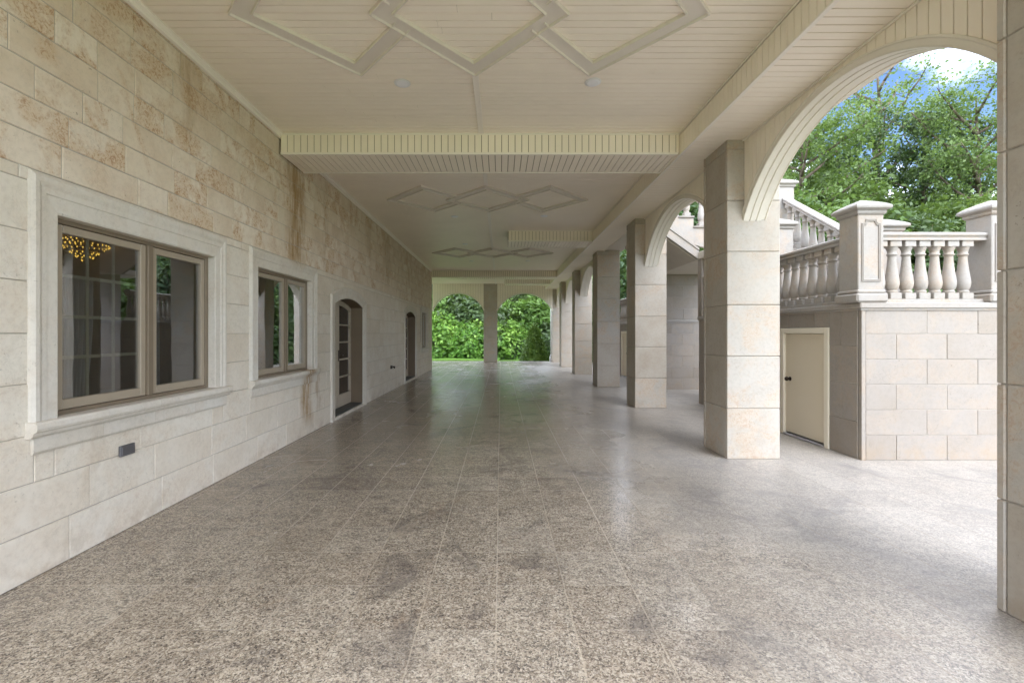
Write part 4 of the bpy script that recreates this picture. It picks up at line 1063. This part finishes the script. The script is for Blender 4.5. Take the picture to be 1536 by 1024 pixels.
for i, (px, D, pt, lb) in enumerate(((1200, 16, 330, 'bright low shrub behind the stair piers'), (1265, 18, 340, 'shrub behind the sloping stair rail'), (1340, 17, 345, 'shrub seen between the front balusters'), (1400, 19, 335, 'shrub behind the front handrail beside the blue spruce'), (1455, 18, 330, 'shrub in front of the airy light-green tree'), (1040, 24, 330, 'shrub seen through the second arch'), (960, 26, 380, 'shrub in the slit past the shaded pillar'), (1500, 17, 330, 'shrub behind the right-hand terrace pier'), (1300, 23, 335, 'taller shrub under the feathery tree'), (1420, 24, 325, 'taller shrub behind the blue spruce'), (1220, 24, 290, 'taller shrub under the leafy tree by the upper pier'), (1360, 26, 322, 'taller shrub under the dense dark tree'))):
    shrub(('u1', 'u2', 'u3')[i % 3], px, D, pt, lb, i * 1.1, zb=-.74, group=GT)

def conifer(seed, rad, h, tiers, per, leaves, lsize, mat, dense=True):
    r = np.random.default_rng(seed); mb = MB(); mb.tube((0, 0, 0), (0, 0, h * .97), .05 * rad + .03, .01, 8); P = []; V = []
    for i in range(tiers):
        t = i / tiers; z = h * (.02 + .97 * t); R_ = rad * (1 - t) ** .82 + .02
        for k in range(max(4, int(per * (1 - t) + 4))):
            a = r.uniform(0, 2 * math.pi); q = R_ * r.uniform(.72, 1.06) if dense else R_ * r.uniform(.35, 1.1)
            c = np.array((q * math.cos(a), q * math.sin(a), z - (0 if dense else q * .12)))
            if k % 3 == 0: mb.tube((0, 0, z), tuple(c), .01, .004, 4)
            g = r.normal(size=(leaves, 3)) * (.055 if dense else .12); P.append(c + g); V.append(np.full(leaves, r.random() * .9))
    return mb.build('trunk', M['bark']), leaf_mesh('crown', np.concatenate(P), np.concatenate(P) * np.array((1.6, 1.6, .12)), lsize, M[mat], np.concatenate(V), seed, 2.0)
place(conifer(3, .80, 2.25, 44, 58, 16, .05, 'leaf_cone'), 1.98, 26.7, -.09, 1, 0, 'conical_spruce', 'clipped conical dwarf spruce on the lawn beyond the far right arch', 'spruce', None, True)
place(conifer(8, 1.5, 5.4, 46, 26, 18, .07, 'leaf_blue', False), 17.6, 19, -.74, 1.08, 0, 'blue_spruce', 'small blue-green spruce poking above the front handrail', 'spruce', None, True)
# lawn blades
r = np.random.default_rng(4); m = 26000; gx_ = r.uniform(-5, 6, m); gy_ = r.uniform(25.8, 29.5, m); gz_ = np.array([lawn_z(a, b) for a, b in zip(gx_, gy_)]) + .015
o = leaf_mesh('grass', np.stack([gx_, gy_, gz_], 1), np.zeros(3), .035, M['leaf_shrub'], r.random(m), 6, 2.2, upbias=0); tag(o, 'short bright lawn grass beyond the far arches', 'grass', kind='stuff')
# far wood, one mass
r = np.random.default_rng(44); P = []; V = []
for i in range(2600):
    a = r.uniform(-1.15, 1.35); D = r.uniform(46, 60); z = r.uniform(0, 1) ** .8 * (6.5 + 1.5 * math.sin(a * 9) + 1.0 * math.sin(a * 23)); c = np.array((D * math.sin(a), D * math.cos(a), z))
    P.append(c + r.normal(size=(26, 3)) * .9); V.append(np.full(26, r.random()))
o = leaf_mesh('woods', np.concatenate(P), np.zeros(3), .5, M['leaf_dark'], np.concatenate(V), 45); tag(o, 'far mass of woodland foliage behind the garden trees', 'woods', kind='stuff')

# ------------------------------------------------------------------ sky, sun, camera
SUN_EL, SUN_AZ = math.radians(48), math.radians(165)     # azimuth clockwise from +Y (depth) toward +X
w = bpy.data.worlds.new('World'); bpy.context.scene.world = w; w.use_nodes = True; nt = w.node_tree; nt.nodes.clear()
out = nt.nodes.new('ShaderNodeOutputWorld'); bg = nt.nodes.new('ShaderNodeBackground'); bg.inputs[1].default_value = .05
sky = nt.nodes.new('ShaderNodeTexSky'); sky.sky_type = 'NISHITA'; sky.sun_disc = False; sky.sun_elevation = SUN_EL; sky.sun_rotation = SUN_AZ; sky.air_density = 1.0; sky.dust_density = .2; sky.ozone_density = 5.0
tc = nt.nodes.new('ShaderNodeTexCoord'); mp = nt.nodes.new('ShaderNodeMapping'); mp.inputs['Scale'].default_value = (1, 1, 2.2); mp.inputs['Location'].default_value = (5.0, 3.3, 1.2)
nz = nt.nodes.new('ShaderNodeTexNoise'); nz.inputs['Scale'].default_value = 2.3; nz.inputs['Detail'].default_value = 9; nz.inputs['Roughness'].default_value = .56; nz.inputs['Distortion'].default_value = .25
mr = nt.nodes.new('ShaderNodeMapRange'); mr.interpolation_type = 'SMOOTHSTEP'; mr.inputs[1].default_value = .44; mr.inputs[2].default_value = .60
mixn = nt.nodes.new('ShaderNodeMix'); mixn.data_type = 'RGBA'
mixn.inputs[7].default_value = (32.5, 34.5, 39.5, 1)
L = nt.links.new
L(tc.outputs['Generated'], mp.inputs[0]); L(mp.outputs[0], nz.inputs[0]); L(nz.outputs[0], mr.inputs[0]); L(mr.outputs[0], mixn.inputs[0]); L(sky.outputs[0], mixn.inputs[6]); L(mixn.outputs[2], bg.inputs[0]); L(bg.outputs[0], out.inputs[0])
sd = bpy.data.lights.new('sun', 'SUN'); sd.energy = 0.55; sd.angle = math.radians(45); sd.color = (1, .97, .95)
so = bpy.data.objects.new('sun', sd); C.objects.link(so)
dirn = Vector((math.sin(SUN_AZ) * math.cos(SUN_EL), math.cos(SUN_AZ) * math.cos(SUN_EL), math.sin(SUN_EL)))
so.rotation_euler = (-dirn).to_track_quat('-Z', 'Y').to_euler(); so.location = (10, -10, 20)
cam = bpy.data.cameras.new('camera'); co = bpy.data.objects.new('camera', cam); C.objects.link(co)
cam.sensor_width = 36; cam.lens = 683 / 1536 * 36; cam.shift_x = 17 / 1536; cam.shift_y = -12 / 1536; cam.clip_end = 1500; cam.clip_start = .05
co.location = (0, 0, E); co.rotation_euler = (math.pi / 2, 0, 0)
sc = bpy.context.scene; sc.camera = co
sc.view_settings.view_transform = 'Standard'; sc.view_settings.look = 'None'; sc.view_settings.exposure = 2.45; sc.view_settings.gamma = 1
sc.cycles.max_bounces = 14; sc.cycles.diffuse_bounces = 12; sc.cycles.glossy_bounces = 4; sc.cycles.transparent_max_bounces = 12; sc.cycles.caustics_reflective = False; sc.cycles.caustics_refractive = False
sc.cycles.use_denoising = True; sc.cycles.sample_clamp_indirect = 8
